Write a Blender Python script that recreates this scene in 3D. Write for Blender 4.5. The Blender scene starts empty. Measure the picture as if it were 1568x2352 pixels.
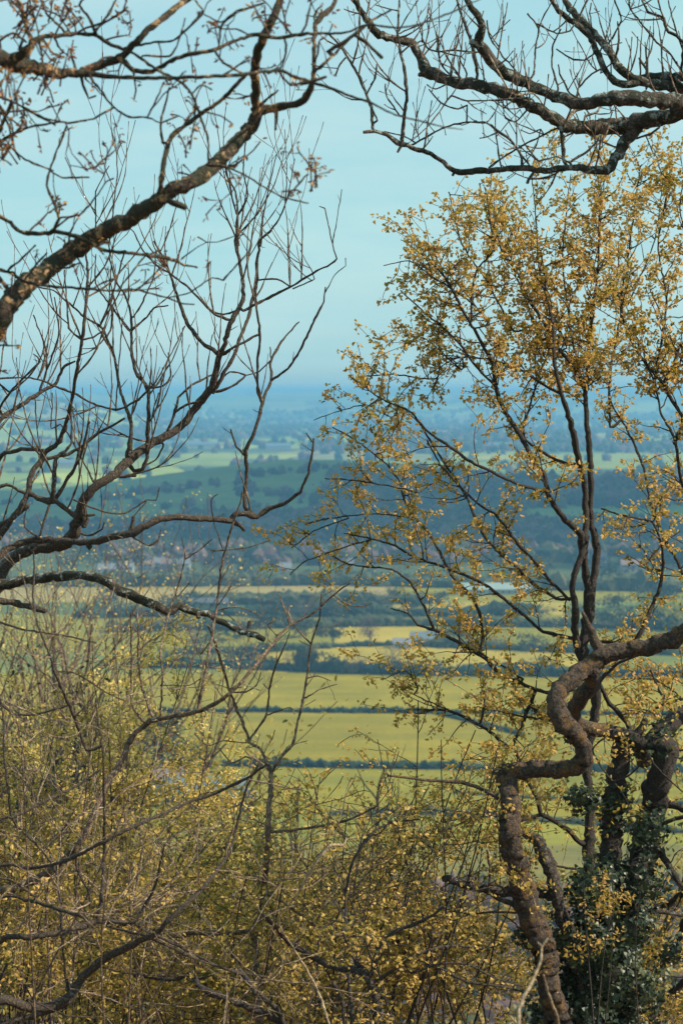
import bpy, math, random
import numpy as np
from mathutils import Vector, Matrix, noise
R = random.Random(7)
NR = np.random.RandomState(11)
PI = math.pi
sc = bpy.context.scene
COL = sc.collection
CAMZ = 121.6
PITCH = math.radians(3.35)
K = 2*math.tan(math.radians(14))/2352.0          # tangent per traced unit
FWD = Vector((0, math.cos(PITCH), -math.sin(PITCH)))
UP = Vector((0, math.sin(PITCH), math.cos(PITCH)))
CAM = Vector((0, 0, CAMZ))

# ---------------------------------------------------------------- helpers
def at(px, py, d):
    return CAM + (FWD + Vector((1, 0, 0))*((px-784)*K) + UP*((1176-py)*K))*d

def tag(o, label=None, cat=None, group=None, kind=None):
    if label: o['label'] = label
    if cat: o['category'] = cat
    if group: o['group'] = group
    if kind: o['kind'] = kind
    return o

def thing(name, loc, label, cat, group=None):
    o = bpy.data.objects.new(name, None); COL.objects.link(o)
    o.location = loc; o.empty_display_size = 0.3
    return tag(o, label, cat, group)

class MB:
    def __init__(s): s.v = []; s.f = []; s.n = 0; s.mi = []
    def add(s, v, f, m=0):
        v = np.asarray(v, dtype=np.float32).reshape(-1, 3); f = np.asarray(f, dtype=np.int32)
        s.v.append(v); s.f.append(f + s.n); s.n += len(v); s.mi.append(np.full(len(f), m, np.int32))
    def build(s, name, mats, parent=None, smooth=True, origin=None):
        me = bpy.data.meshes.new(name)
        if s.n == 0: return None
        V = np.concatenate(s.v)
        org = Vector(parent.location) if (parent is not None) else Vector(origin if origin is not None else (0, 0, 0))
        V = V - np.array(org, dtype=np.float32)
        tot = []; idx = []; mi = []
        for f, m in zip(s.f, s.mi):
            tot.append(np.full(len(f), f.shape[1], np.int32)); idx.append(f.ravel()); mi.append(m)
        tot = np.concatenate(tot); idx = np.concatenate(idx); mi = np.concatenate(mi)
        me.vertices.add(len(V)); me.vertices.foreach_set('co', V.ravel())
        me.loops.add(len(idx)); me.loops.foreach_set('vertex_index', idx)
        me.polygons.add(len(tot))
        st = np.zeros(len(tot), np.int32); st[1:] = np.cumsum(tot)[:-1]
        me.polygons.foreach_set('loop_start', st)
        me.polygons.foreach_set('loop_total', tot)
        if not isinstance(mats, (list, tuple)): mats = [mats]
        for m in mats: me.materials.append(m)
        me.polygons.foreach_set('material_index', mi)
        me.polygons.foreach_set('use_smooth', np.full(len(tot), smooth, bool))
        me.update(calc_edges=True)
        o = bpy.data.objects.new(name, me); COL.objects.link(o)
        if parent is not None: o.parent = parent
        else: o.location = org
        return o
    def tube(s, pts, rad, k=6, lump=0.0):
        n = len(pts)
        if n < 2: return
        P = np.array([tuple(p) for p in pts], dtype=np.float64)
        T = np.gradient(P, axis=0); T /= (np.linalg.norm(T, axis=1, keepdims=True)+1e-9)
        ref = np.array([0.31, 0.9, 0.27]) if abs(T.mean(0)[1]) < .7 else np.array([0.9, 0.1, 0.4])
        A = np.cross(T, ref); A /= (np.linalg.norm(A, axis=1, keepdims=True)+1e-9)
        B = np.cross(T, A)
        a = np.linspace(0, 2*PI, k, endpoint=False)
        r = np.array(rad, dtype=np.float64)[:, None]*np.ones(k)[None]
        if lump > 0 and k >= 9:
            u = np.concatenate([[0], np.cumsum(np.linalg.norm(np.diff(P, axis=0), axis=1))]); o_ = R.uniform(0, 99)
            tw = u*1.1/(float(np.mean(rad))*9)
            ang = a[None]+tw[:, None]*.25
            f = np.zeros((n, k)); q_ = u[:, None]/max(rad)
            for fr, am in ((2, .9), (3, .8), (5, .6), (7, .45)):
                f += am*np.sin(fr*ang+o_*fr+1.5*np.sin(q_*.8/fr+o_))*np.cos(q_*(.35+.13*fr)+o_+fr)
            bumps = np.array([[noise.noise(Vector((math.cos(A_)*1.3+o_, math.sin(A_)*1.3, Q_*.9))) for A_ in a] for Q_ in q_[:, 0]])
            r = r*(1+lump*(.55*f+1.5*bumps)+lump*.35*NR.uniform(-1, 1, r.shape))
        elif lump > 0:
            r = r*(1+lump*NR.uniform(-1, 1, r.shape)+lump*1.2*NR.uniform(-1, 1, (n, 1)))
        V = P[:, None, :]+r[..., None]*(A[:, None, :]*np.cos(a)[None, :, None]+B[:, None, :]*np.sin(a)[None, :, None])
        V = V.reshape(-1, 3)
        i = np.arange(n-1)[:, None]*k; j = np.arange(k)[None]; j2 = (j+1) % k
        F = np.stack([i+j, i+j2, i+k+j2, i+k+j], axis=-1).reshape(-1, 4)
        s.add(V, F)
        # end caps as fans to a centre point
        c0 = len(V)
        V2 = np.vstack([V[:k], P[0:1]-T[0:1]*r[0, 0]*.3]); jj = np.arange(k)
        s.add(V2, np.stack([(jj+1) % k, jj, np.full(k, k)], -1))
        V3 = np.vstack([V[-k:], P[-1:]+T[-1:]*r[-1, 0]*.6])
        s.add(V3, np.stack([jj, (jj+1) % k, np.full(k, k)], -1))
    def leaves(s, C, size, up=0.0, droop=0.35, width=0.55, fold=0.25):
        C = np.asarray(C, dtype=np.float64).reshape(-1, 3)
        n = len(C)
        if n == 0: return
        d = NR.normal(size=(n, 3)); d[:, 2] = d[:, 2]*.7-droop+up; d /= np.linalg.norm(d, axis=1, keepdims=True)
        q = NR.normal(size=(n, 3)); w = np.cross(d, q); w /= (np.linalg.norm(w, axis=1, keepdims=True)+1e-9)
        nn = np.cross(d, w)
        L = size*NR.uniform(.6, 1.25, (n, 1)); W = L*width*NR.uniform(.75, 1.15, (n, 1))*.5
        H = W*fold*NR.uniform(.3, 2.2, (n, 1))
        v = np.stack([C, C+d*L*.3+w*W+nn*H, C+d*L*.72+w*W*.75+nn*H, C+d*L-nn*H*.4, C+d*L*.72-w*W*.75+nn*H, C+d*L*.3-w*W+nn*H], 1)
        b = np.arange(n)[:, None]*6
        F = np.concatenate([b+np.array([[0, 1, 2, 3]]), b+np.array([[0, 3, 4, 5]])], 0)
        s.add(v.reshape(-1, 3), F)
    def box(s, x0, x1, y0, y1, z0, z1, m=0):
        v = [(x, y, z) for z in (z0, z1) for y in (y0, y1) for x in (x0, x1)]
        s.add(v, [(0, 2, 3, 1), (4, 5, 7, 6), (0, 1, 5, 4), (2, 6, 7, 3), (0, 4, 6, 2), (1, 3, 7, 5)], m)

# ---------------------------------------------------------------- materials
def newmat(name):
    m = bpy.data.materials.new(name); m.use_nodes = True
    nt = m.node_tree; b = nt.nodes['Principled BSDF']
    return m, nt, b
def ramp(nt, stops, fac):
    r = nt.nodes.new('ShaderNodeValToRGB'); e = r.color_ramp.elements
    while len(e) < len(stops): e.new(0.5)
    for i, (p, c) in enumerate(stops): e[i].position = p; e[i].color = (*c, 1)
    nt.links.new(fac, r.inputs[0]); return r
def noise_n(nt, scale, detail=4, rough=.6, coord='Object', vec=None):
    t = nt.nodes.new('ShaderNodeTexCoord'); n = nt.nodes.new('ShaderNodeTexNoise')
    n.inputs['Scale'].default_value = scale; n.inputs['Detail'].default_value = detail; n.inputs['Roughness'].default_value = rough
    nt.links.new(vec if vec else t.outputs[coord], n.inputs['Vector']); return n
def mix(nt, fac, a, b):
    m = nt.nodes.new('ShaderNodeMix'); m.data_type = 'RGBA'
    for k, v in ((0, fac), (6, a), (7, b)):
        if hasattr(v, 'links') or hasattr(v, 'is_output'): nt.links.new(v, m.inputs[k])
        else: m.inputs[k].default_value = v if k == 0 else (*v, 1)
    return m.outputs[2]

def bark(name, dark, light, lichen=None, lf=(.6, .66), moss=None, mf=(.5, .6), patch=9, fine=70, crack=.85):
    m, nt, b = newmat(name)
    n1 = noise_n(nt, fine, 6, .7); n2 = noise_n(nt, patch, 5, .65); n3 = noise_n(nt, patch*1.9, 5, .7)
    r = ramp(nt, [(.38, dark), (.52, tuple(a*.6+c*.4 for a, c in zip(dark, light))), (.64, light)], n1.outputs[0])
    c = r.outputs[0]
    if moss:
        f = ramp(nt, [(mf[0], (0, 0, 0)), (mf[1], (1, 1, 1))], n2.outputs[0])
        c = mix(nt, f.outputs[0], c, moss)
    if lichen:
        f = ramp(nt, [(lf[0], (0, 0, 0)), (lf[1], (1, 1, 1))], n3.outputs[0])
        c = mix(nt, f.outputs[0], c, lichen)
    tcx = nt.nodes.new('ShaderNodeTexCoord'); nd = nt.nodes.new('ShaderNodeVectorMath'); nd.operation = 'MULTIPLY_ADD'
    nt.links.new(n1.outputs['Color'], nd.inputs[0]); nd.inputs[1].default_value = (.035, .035, .035); nt.links.new(tcx.outputs['Object'], nd.inputs[2])
    mpx = nt.nodes.new('ShaderNodeMapping'); mpx.inputs['Scale'].default_value = (1, 1, .45); nt.links.new(nd.outputs[0], mpx.inputs[0])
    vo = nt.nodes.new('ShaderNodeTexVoronoi'); vo.feature = 'DISTANCE_TO_EDGE'; vo.inputs['Scale'].default_value = patch*4.2; nt.links.new(mpx.outputs[0], vo.inputs['Vector'])
    cr = ramp(nt, [(.0, (.30, .28, .28)), (.10, (1, 1, 1))], vo.outputs['Distance'])
    mx = nt.nodes.new('ShaderNodeMix'); mx.data_type = 'RGBA'; mx.blend_type = 'MULTIPLY'; mx.inputs[0].default_value = crack
    nt.links.new(c, mx.inputs[6]); nt.links.new(cr.outputs[0], mx.inputs[7]); c = mx.outputs[2]
    nt.links.new(c, b.inputs['Base Color'])
    b.inputs['Roughness'].default_value = .85
    bp = nt.nodes.new('ShaderNodeBump'); bp.inputs['Strength'].default_value = 1; bp.inputs['Distance'].default_value = .03
    ad = nt.nodes.new('ShaderNodeMath'); ad.operation = 'ADD'
    nt.links.new(n1.outputs[0], ad.inputs[0]); nt.links.new(n3.outputs[0], ad.inputs[1])
    nt.links.new(ad.outputs[0], bp.inputs['Height']); nt.links.new(bp.outputs[0], b.inputs['Normal'])
    return m
def leafm(name, stops, trans=.4, rough=.5, spec=.35):
    m, nt, b = newmat(name)
    g = nt.nodes.new('ShaderNodeNewGeometry')
    n = noise_n(nt, 1.7, 2)
    ma = nt.nodes.new('ShaderNodeMath'); ma.operation = 'MULTIPLY_ADD'; ma.inputs[1].default_value = .75
    mb_ = nt.nodes.new('ShaderNodeMath'); mb_.operation = 'MULTIPLY_ADD'; mb_.inputs[1].default_value = 1.0; mb_.inputs[2].default_value = -.37
    nt.links.new(n.outputs[0], mb_.inputs[0])
    nt.links.new(g.outputs['Random Per Island'], ma.inputs[0]); nt.links.new(mb_.outputs[0], ma.inputs[2])
    r = ramp(nt, stops, ma.outputs[0])
    nt.links.new(r.outputs[0], b.inputs['Base Color'])
    b.inputs['Roughness'].default_value = rough; b.inputs['Specular IOR Level'].default_value = spec
    if trans > 0:
        t = nt.nodes.new('ShaderNodeBsdfTranslucent'); nt.links.new(r.outputs[0], t.inputs[0])
        x = nt.nodes.new('ShaderNodeMixShader'); x.inputs[0].default_value = trans
        nt.links.new(b.outputs[0], x.inputs[1]); nt.links.new(t.outputs[0], x.inputs[2])
        nt.links.new(x.outputs[0], nt.nodes['Material Output'].inputs[0])
    return m
def plain(name, c1, c2, scale=2, rough=.8):
    m, nt, b = newmat(name)
    n = noise_n(nt, scale, 5); r = ramp(nt, [(.35, c1), (.65, c2)], n.outputs[0])
    nt.links.new(r.outputs[0], b.inputs['Base Color']); b.inputs['Roughness'].default_value = rough
    return m

M_near = bark('near_bark', (.022, .018, .018), (.20, .13, .08), lichen=(.55, .34, .17), lf=(.55, .6), moss=(.045, .045, .022), mf=(.42, .55), patch=9, fine=55)
M_bare = bark('bare_bark', (.034, .032, .034), (.19, .13, .085), lichen=(.33, .33, .31), lf=(.64, .68), patch=10, fine=80)
M_ash = bark('ash_bark', (.034, .033, .036), (.25, .165, .12), lichen=(.36, .40, .37), lf=(.55, .60), moss=(.03, .03, .015), mf=(.44, .52), patch=8, fine=60)
M_horn = bark('leafy_bark', (.030, .030, .034), (.09, .062, .045), lichen=(.17, .14, .09), lf=(.63, .68), patch=12, fine=80)
M_cont = bark('contorted_bark', (.022, .022, .025), (.16, .10, .062), lichen=(.30, .24, .23), lf=(.66, .7), moss=(.15, .085, .035), mf=(.52, .58), patch=9, fine=34)  # moss colour also stands in for orange sunlight on the trunk edges
M_dead = bark('dead_wood', (.02, .017, .016), (.17, .125, .10), lichen=(.24, .24, .23), lf=(.58, .66), moss=(.012, .011, .012), mf=(.5, .58), patch=7, fine=40)
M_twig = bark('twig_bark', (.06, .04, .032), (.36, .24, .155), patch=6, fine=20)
M_twigl = bark('sunlit_twig_bark', (.14, .10, .075), (.55, .40, .28), patch=6, fine=20)  # lighter copy of the twig bark, with sunlight put into its colour
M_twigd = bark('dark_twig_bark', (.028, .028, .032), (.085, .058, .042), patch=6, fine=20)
M_twigp = bark('purple_twig_bark', (.035, .022, .028), (.15, .085, .07), patch=6, fine=20)
M_pale = bark('pale_stem', (.30, .22, .14), (.6, .47, .32), patch=6, fine=30)
M_leaf = leafm('spring_leaf', [(.0, (.16, .14, .02)), (.25, (.40, .30, .04)), (.5, (.58, .37, .09)), (.75, (.74, .46, .18)), (1, (.46, .38, .05))], .45)
M_leaf2 = leafm('shrub_leaf', [(.0, (.09, .09, .015)), (.3, (.34, .26, .045)), (.6, (.64, .43, .11)), (1, (.86, .60, .25))], .5)
M_leafo = leafm('olive_leaf', [(.0, (.08, .09, .025)), (.4, (.27, .22, .05)), (.7, (.44, .32, .08)), (1, (.66, .46, .17))], .5)
M_bloss = leafm('yellow_blossom', [(.0, (.42, .34, .06)), (.5, (.68, .50, .14)), (1, (.8, .62, .25))], .4)
M_bud = leafm('bud', [(.0, (.10, .035, .03)), (.45, (.22, .09, .04)), (.8, (.5, .25, .06)), (1, (.55, .33, .08))], .25)
M_ivy = leafm('ivy_leaf', [(.0, (.012, .022, .016)), (.5, (.03, .05, .03)), (.85, (.07, .09, .04)), (1, (.20, .19, .06))], .15, .42, .35)
M_far = leafm('far_crown', [(.0, (.025, .04, .018)), (.5, (.06, .07, .03)), (1, (.12, .11, .045))], .15, .8, .1)
M_farb = leafm('far_bare_crown', [(.0, (.06, .04, .042)), (.6, (.14, .09, .085)), (1, (.18, .13, .10))], .15, .8, .1)
M_fard = leafm('far_dark_crown', [(.0, (.01, .025, .018)), (.6, (.025, .045, .025)), (1, (.05, .065, .03))], .1, .8, .1)
M_fary = leafm('far_yellow_crown', [(.0, (.13, .14, .02)), (.5, (.26, .25, .04)), (1, (.42, .36, .07))], .3, .8, .1)

# ---------------------------------------------------------------- terrain
def sm(a, b, x): t = np.clip((x-a)/(b-a), 0, 1); return t*t*(3-2*t)
def ground_z(x, y):
    x = np.asarray(x, dtype=np.float64); y = np.asarray(y, dtype=np.float64)
    d = np.maximum(y, 0)
    t = np.interp(d, [0, 3, 15, 60, 150, 260, 330, 390, 450], [120, 119.0, 113.2, 93, 60, 26, 9, 1.5, 0])
    z = t + np.where(y < 0, -y*.10*0, 0)
    und = np.sin(x*.021+1)*np.cos(y*.017)*1.6*sm(60, 200, y)*(1-sm(330, 420, y))
    z = z + und
    # rounded hill
    cx = x/np.maximum(y, 500)*2250
    h = 46*np.exp(-((cx+40)/250.)**2)*.45 + np.interp(cx, [-900, -600, -420, -300, -200, -60, 60, 200, 400, 700, 1000], [3, 3, 3, 4, 15, 26, 25, 20, 15, 9, 4])
    z = z + h*np.exp(-((y-2250)/360.)**2)
    z = z + 13*np.exp(-((y-1900)/170.)**2)*np.exp(-((cx+420)/200.)**2)
    # undulating vale
    f = sm(2600, 3600, y)
    z = z + f*(7+7*np.sin(x*.0023+.5)*np.sin(y*.0016))
    # left far hill, ridges
    a = x/np.maximum(y, 1000)
    z = z + 118*np.exp(-((y-6800)/1500.)**2)*sm(.06, .19, -a)
    z = z + (90+6*np.sin(a*40)+5*np.sin(a*23+2))*sm(8000, 11500, y)**1.0
    z = z + (30+6*np.sin(a*18+1)+2*np.sin(a*47))*sm(12500, 15000, y)
    return z
def gz(x, y): return float(ground_z(x, y))

def pyd(py):            # flat distance seen at image row py
    return CAMZ/math.tan(PITCH+math.atan((py-1176)*K))
def field_colour(X, Y, Z):
    n = X.shape
    PX = 784 + (X/np.maximum(Y, 1))/K
    ang = np.arctan2(CAMZ-Z, np.maximum(Y, 1)); PY = 1176+np.tan(ang-PITCH)/K
    def hsh(a, b, s): 
        v = np.sin(a*127.1+b*311.7+s*74.7)*43758.5453; return v-np.floor(v)
    wx = X+60*np.sin(Y*.0041+X*.0013); wy = Y+90*np.sin(X*.0027+1.3)
    v = wy/300.; row = np.floor(v); u = wx/230.+hsh(row, 0*row, 1)*3; cell = np.floor(u)
    h = hsh(cell, row, 2.); h2 = hsh(cell, row, 5.)
    pal = np.array([(.22, .28, .05), (.28, .32, .05), (.16, .22, .045), (.32, .32, .08), (.24, .21, .10), (.07, .10, .04), (.35, .38, .07)])
    C = pal[np.minimum((h*len(pal)).astype(int), len(pal)-1)]*(.85+.3*h2)[..., None]
    fu = np.abs(u-cell-.5); fv = np.abs(v-row-.5)
    edge = (fu > .5-5./230) | (fv > .5-7./300)
    C = np.where(edge[..., None], np.array((.03, .045, .02)), C)
    # named near bands (rows of the vale), slanting slightly with x
    sl = (PX-700)*.010
    P = PY - sl
    def band(a, b, col, x0=-1e9, x1=1e9, s=0):
        nonlocal C
        PP = PY-(PX-700)*s
        m = (PP >= a) & (PP < b) & (PX > x0) & (PX < x1) & (Y < 2300)
        C = np.where(m[..., None], np.array(col), C)
    near = (Y < 1650)
    C = np.where(near[..., None], np.array((.15, .17, .04)), C)
    Gy = (.235, .192, .010); G = (.20, .18, .015); Pl = (.34, .26, .035); Tan = (.30, .23, .08)
    band(1225, 1332, (.07, .09, .035))
    band(1332, 1346, (.13, .15, .05))
    band(1346, 1384, Tan, -600, 900); band(1346, 1384, G, 900, 3000)
    band(1384, 1412, (.09, .12, .04), -900, 900)
    band(1412, 1452, G); band(1384, 1412, Pl, 900, 1300)
    band(1440, 1484, Pl, 780, 980); band(1452, 1500, G)
    band(1440, 1484, Pl, 770, 1000)
    band(1484, 1545, Pl, 560, 1350, .0)
    band(1545, 1637, Gy, s=-.004)
    band(1637, 1765, (.22, .18, .010))
    band(1765, 1830, G, s=.01)
    band(1830, 1868, Gy, s=.01)
    band(1868, 1940, (.20, .19, .02), s=.01)
    band(1940, 2030, (.17, .15, .04)); band(2030, 3000, (.16, .105, .07))
    # hill faces, their colour darkened to stand in for cloud shadow
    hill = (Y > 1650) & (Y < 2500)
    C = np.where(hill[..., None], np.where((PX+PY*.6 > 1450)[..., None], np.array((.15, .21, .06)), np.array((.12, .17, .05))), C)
    vb = (Y > 2500) & (PY > 1036) & (PY < 1082) & (np.sin(PX*.013+PY*.11) > -.75)
    C = np.where(vb[..., None], np.where((PY > 1060)[..., None], C*.5+np.array((.12, .135, .03)), C*.6+np.array((.07, .09, .025))), C)
    sc_ = (Y < 400)
    nn = np.sin(X*.11+np.sin(Y*.07)*2)*np.sin(Y*.09+1)
    scr = np.where((nn > 0)[..., None], np.array((.20, .115, .06)), np.array((.10, .08, .065)))
    C = np.where(sc_[..., None], scr, C)
    return C
ys = [-160, -80, -30, -8, 0]+list(np.arange(1.5, 60, 2.5))+list(np.arange(60, 370, 5))
p = 1418 if False else 2330
rows = np.arange(2300, 938, -1.9)
ys += [pyd(v) for v in rows if pyd(v) > 372]
ys = np.array(ys+[18500, 20500, 24000])
tx = np.concatenate([np.linspace(-2.2, -.26, 34), np.linspace(-.25, .25, 430), np.linspace(.26, 2.2, 34)])
YY, TT = np.meshgrid(ys, tx, indexing='ij')
XX = TT*(np.maximum(YY, 0)+90)
ZZ = ground_z(XX, YY)
g = MB(); ny, nx = XX.shape
i = np.arange(ny-1)[:, None]*nx; j = np.arange(nx-1)[None]
F = np.stack([i+j, i+j+1, i+nx+j+1, i+nx+j], -1).reshape(-1, 4)
g.add(np.stack([XX, YY, ZZ], -1).reshape(-1, 3), F)
M_gr, nt, b = newmat('ground_cover')
at_ = nt.nodes.new('ShaderNodeAttribute'); at_.attribute_name = 'field'
n1 = noise_n(nt, .02, 6, .65); n2 = noise_n(nt, .5, 5, .7)
r1 = ramp(nt, [(.3, (.72, .76, .7)), (.7, (1.25, 1.2, 1.15))], n1.outputs[0]); r2 = ramp(nt, [(.3, (.8, .8, .8)), (.7, (1.15, 1.15, 1.15))], n2.outputs[0])
def mul(a, b_):
    m = nt.nodes.new('ShaderNodeMix'); m.data_type = 'RGBA'; m.blend_type = 'MULTIPLY'; m.inputs[0].default_value = 1
    nt.links.new(a, m.inputs[6]); nt.links.new(b_, m.inputs[7]); return m.outputs[2]
tg = nt.nodes.new('ShaderNodeTexCoord'); mg = nt.nodes.new('ShaderNodeMapping'); mg.inputs['Scale'].default_value = (.006, .075, .02); mg.inputs['Rotation'].default_value = (0, 0, .12); nt.links.new(tg.outputs['Object'], mg.inputs[0])
n3 = noise_n(nt, 1, 5, .6, vec=mg.outputs[0]); r3 = ramp(nt, [(.32, (.80, .86, .85)), (.68, (1.16, 1.1, 1.15))], n3.outputs[0])
nt.links.new(mul(mul(mul(at_.outputs['Color'], r1.outputs[0]), r2.outputs[0]), r3.outputs[0]), b.inputs['Base Color'])
b.inputs['Roughness'].default_value = .95; b.inputs['Specular IOR Level'].default_value = .1
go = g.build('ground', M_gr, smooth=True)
tag(go, 'green and yellow patchwork farmland below the wooded hillside', 'ground', kind='structure')
del go['category']
ca = go.data.attributes.new('field', 'FLOAT_COLOR', 'POINT')
CC = field_colour(XX, YY, ZZ); CC = np.concatenate([CC, np.ones(CC.shape[:2]+(1,))], -1)
ca.data.foreach_set('color', CC.astype(np.float32).ravel())

# ---------------------------------------------------------------- background vegetation
def ico():
    import bmesh
    bm = bmesh.new(); bmesh.ops.create_icosphere(bm, subdivisions=1, radius=1)
    v = np.array([tuple(q.co) for q in bm.verts]); f = np.array([[w.index for w in q.verts] for q in bm.faces]); bm.free(); return v, f
IV, IF = ico()
def blobs(mb, C, S, jit=.28):
    C = np.asarray(C, dtype=np.float64).reshape(-1, 3); n = len(C)
    if n == 0: return
    S = np.asarray(S, dtype=np.float64); S = S.reshape(-1, 1)*np.ones((n, 3)) if S.ndim < 2 else S
    V = IV[None]*S[:, None, :]*(1+NR.uniform(-jit, jit, (n, len(IV), 1)))+C[:, None, :]
    Fm = IF[None]+np.arange(n)[:, None, None]*len(IV)
    mb.add(V.reshape(-1, 3), Fm.reshape(-1, 3))
def crown_pts(n, c, rx, rz, bottom=.0):
    """random points through an uneven crown volume"""
    lob = NR.normal(size=(7, 3))*np.array([.45, .45, .4]); pts = []
    k = NR.randint(0, 7, n); p = lob[k]+NR.normal(size=(n, 3))*.27
    return np.array(c)+p*np.array([rx, rx, rz])
def far_tree(x, y, h, w, kind, label, group='trees standing along the field hedges', name='tree', dens=420):
    z = gz(x, y)
    t = thing(name, (x, y, z), label, 'tree', group)
    m = {'d': M_fard, 'g': M_far, 'b': M_farb, 'y': M_fary}[kind]
    tr = MB()
    tr.tube([(x, y, z-.5), (x+.1, y, z+h*.3), (x-.1, y, z+h*.62)], [h*.035, h*.025, h*.012], 6)
    for q in range(7):
        a = R.uniform(0, 2*PI); zz = z+h*R.uniform(.25, .5)
        tr.tube([(x, y, zz), (x+math.cos(a)*w*.2, y+math.sin(a)*w*.2, zz+h*.14), (x+math.cos(a)*w*.38, y+math.sin(a)*w*.38, zz+h*.32)], [h*.012, h*.008, h*.003], 4)
    tr.build('trunk', M_twigd, t)
    c = MB()
    P = crown_pts(dens, (x, y, z+h*.60), w*.5, h*.42)
    P[:, 2] = np.clip(P[:, 2], z+h*.12, z+h*1.02)
    c.leaves(P, (.085 if kind != 'b' else .06)*h*1.4, width=.8 if kind != 'b' else .28)
    c.build('crown', m, t, smooth=False)
    return t
def hedge(path, h, w, label, kind='d', gap=1.3, name='hedge', mat=None):
    mb = MB(); C = []; S = []
    for (a, b_) in zip(path[:-1], path[1:]):
        L = math.dist(a, b_); n = max(2, int(L/gap))
        for q in range(n):
            t = q/n; x = a[0]+(b_[0]-a[0])*t+R.gauss(0, w*.12); y = a[1]+(b_[1]-a[1])*t+R.gauss(0, w*.2)
            gp_ = noise.noise(Vector((x*.013, y*.013, h)))
            if gp_ > .42: continue
            hh = h*R.uniform(.75, 1.2)*(1+.7*noise.noise(Vector((x*.03, y*.03, 5))))
            C.append((x, y, gz(x, y)+hh*.42)); S.append((w*.7, w*.7, hh*.62))
    blobs(mb, C, np.array(S), .3)
    P = np.repeat(np.array(C), 5, 0)+NR.normal(size=(len(C)*5, 3))*np.array([w*.5, w*.5, h*.35])
    mb.leaves(P, h*.35, width=.7)
    o = mb.build(name, mat or {'d': M_fard, 'g': M_far, 'b': M_farb, 'y': M_fary}[kind], None, smooth=False, origin=(path[0][0], path[0][1], gz(*path[0])))
    tag(o, label, 'hedge'); return o
def vp(px, py):      # plan position seen at (px,py) on the vale floor
    d = pyd(py); return ((px-784)*K*d, d)
hedge([vp(330, 1634), vp(800, 1637), vp(1300, 1641), vp(1700, 1646)], 1.9, 1.8, 'thin dark clipped hedge running straight between the two bright yellow-green fields')
hedge([vp(380, 1757), vp(800, 1763), vp(1150, 1768), vp(1700, 1776)], 2.6, 2.6, 'thick dark hedge along the lower edge of the large bright field')
hedge([vp(1050, 1822), vp(1200, 1832), vp(1600, 1850)], 1.3, 1.6, 'low hedge below the thick dark hedge, behind the contorted trunk')
hedge([vp(760, 1872), vp(1000, 1870), vp(1250, 1885), vp(1600, 1915)], 1.6, 2.4, 'lowest field hedge, just above the scrubby slope', 'g')
hedge([vp(300, 1530), vp(600, 1537), vp(800, 1546), vp(1000, 1550), vp(1350, 1553), vp(1700, 1556)], 4.2, 5, 'tall ragged hedge at the top edge of the brightest field')
hedge([vp(760, 1487), vp(900, 1483), vp(1000, 1481)], 2.0, 3, 'short hedge at the foot of the small pale yellow field', 'd')
hedge([vp(430, 1502), vp(600, 1497), vp(760, 1488)], 3.2, 4, 'hedge left of the small pale yellow field', 'g')
hedge([vp(960, 1484), vp(1100, 1490), vp(1350, 1500), vp(1700, 1505)], 4, 5, 'hedge running right from the small white farmhouse', 'g')
hedge([vp(250, 1452), vp(500, 1446), vp(700, 1440), vp(950, 1436), vp(1300, 1440), vp(1700, 1450)], 4.5, 6, 'hedge behind the small pale yellow field and its lone tree', 'g')
hedge([vp(200, 1418), vp(500, 1412), vp(700, 1415), vp(950, 1414), vp(1300, 1410)], 5.5, 9, 'dark hedge running past the long low shed', 'd')
hedge([vp(420, 1386), vp(560, 1386), vp(700, 1388), vp(850, 1386), vp(1000, 1384)], 6, 9, 'scrubby hedge at the near edge of the tan field', 'g')
hedge([vp(-100, 1345), vp(300, 1346), vp(600, 1344), vp(850, 1344), vp(1150, 1352), vp(1700, 1360)], 7, 9, 'broad hedge at the far edge of the tan field', 'g')
hedge([vp(1010, 1641), vp(1110, 1665), vp(1210, 1692)], 2.0, 2.0, 'short slanting hedge branching off the thin straight hedge, left of the contorted trunk', 'd')
KIND = {'d': 'dark green', 'g': 'olive green', 'b': 'bare brown', 'y': 'pale yellow-green'}
WHERE = {1: 'in the hedge above the brightest field', 2: 'by the lone-tree field', 3: 'around the tan field', 4: 'beside the grey-roofed barn', 5: 'right of the leafy tree across the vale', 6: 'among the village houses'}
def ft(px, py, hp, wp, kind, wh):
    x, y = vp(px, py); s = K*y
    far_tree(x, y, hp*s, wp*s, kind, f'{KIND[kind]} distant tree {WHERE[wh]}', f'{KIND[kind]} trees {WHERE[wh]}')
x, y = vp(850, 1482); s = K*y
far_tree(x, y, 62*s, 60*s, 'b', 'lone round bare tree in the small pale yellow field', 'lone tree', dens=600)
x, y = vp(765, 1480); far_tree(x, y, 48*K*y, 60*K*y, 'g', 'broad low olive tree at the left edge of the small pale yellow field', 'edge tree', dens=600)
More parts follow.
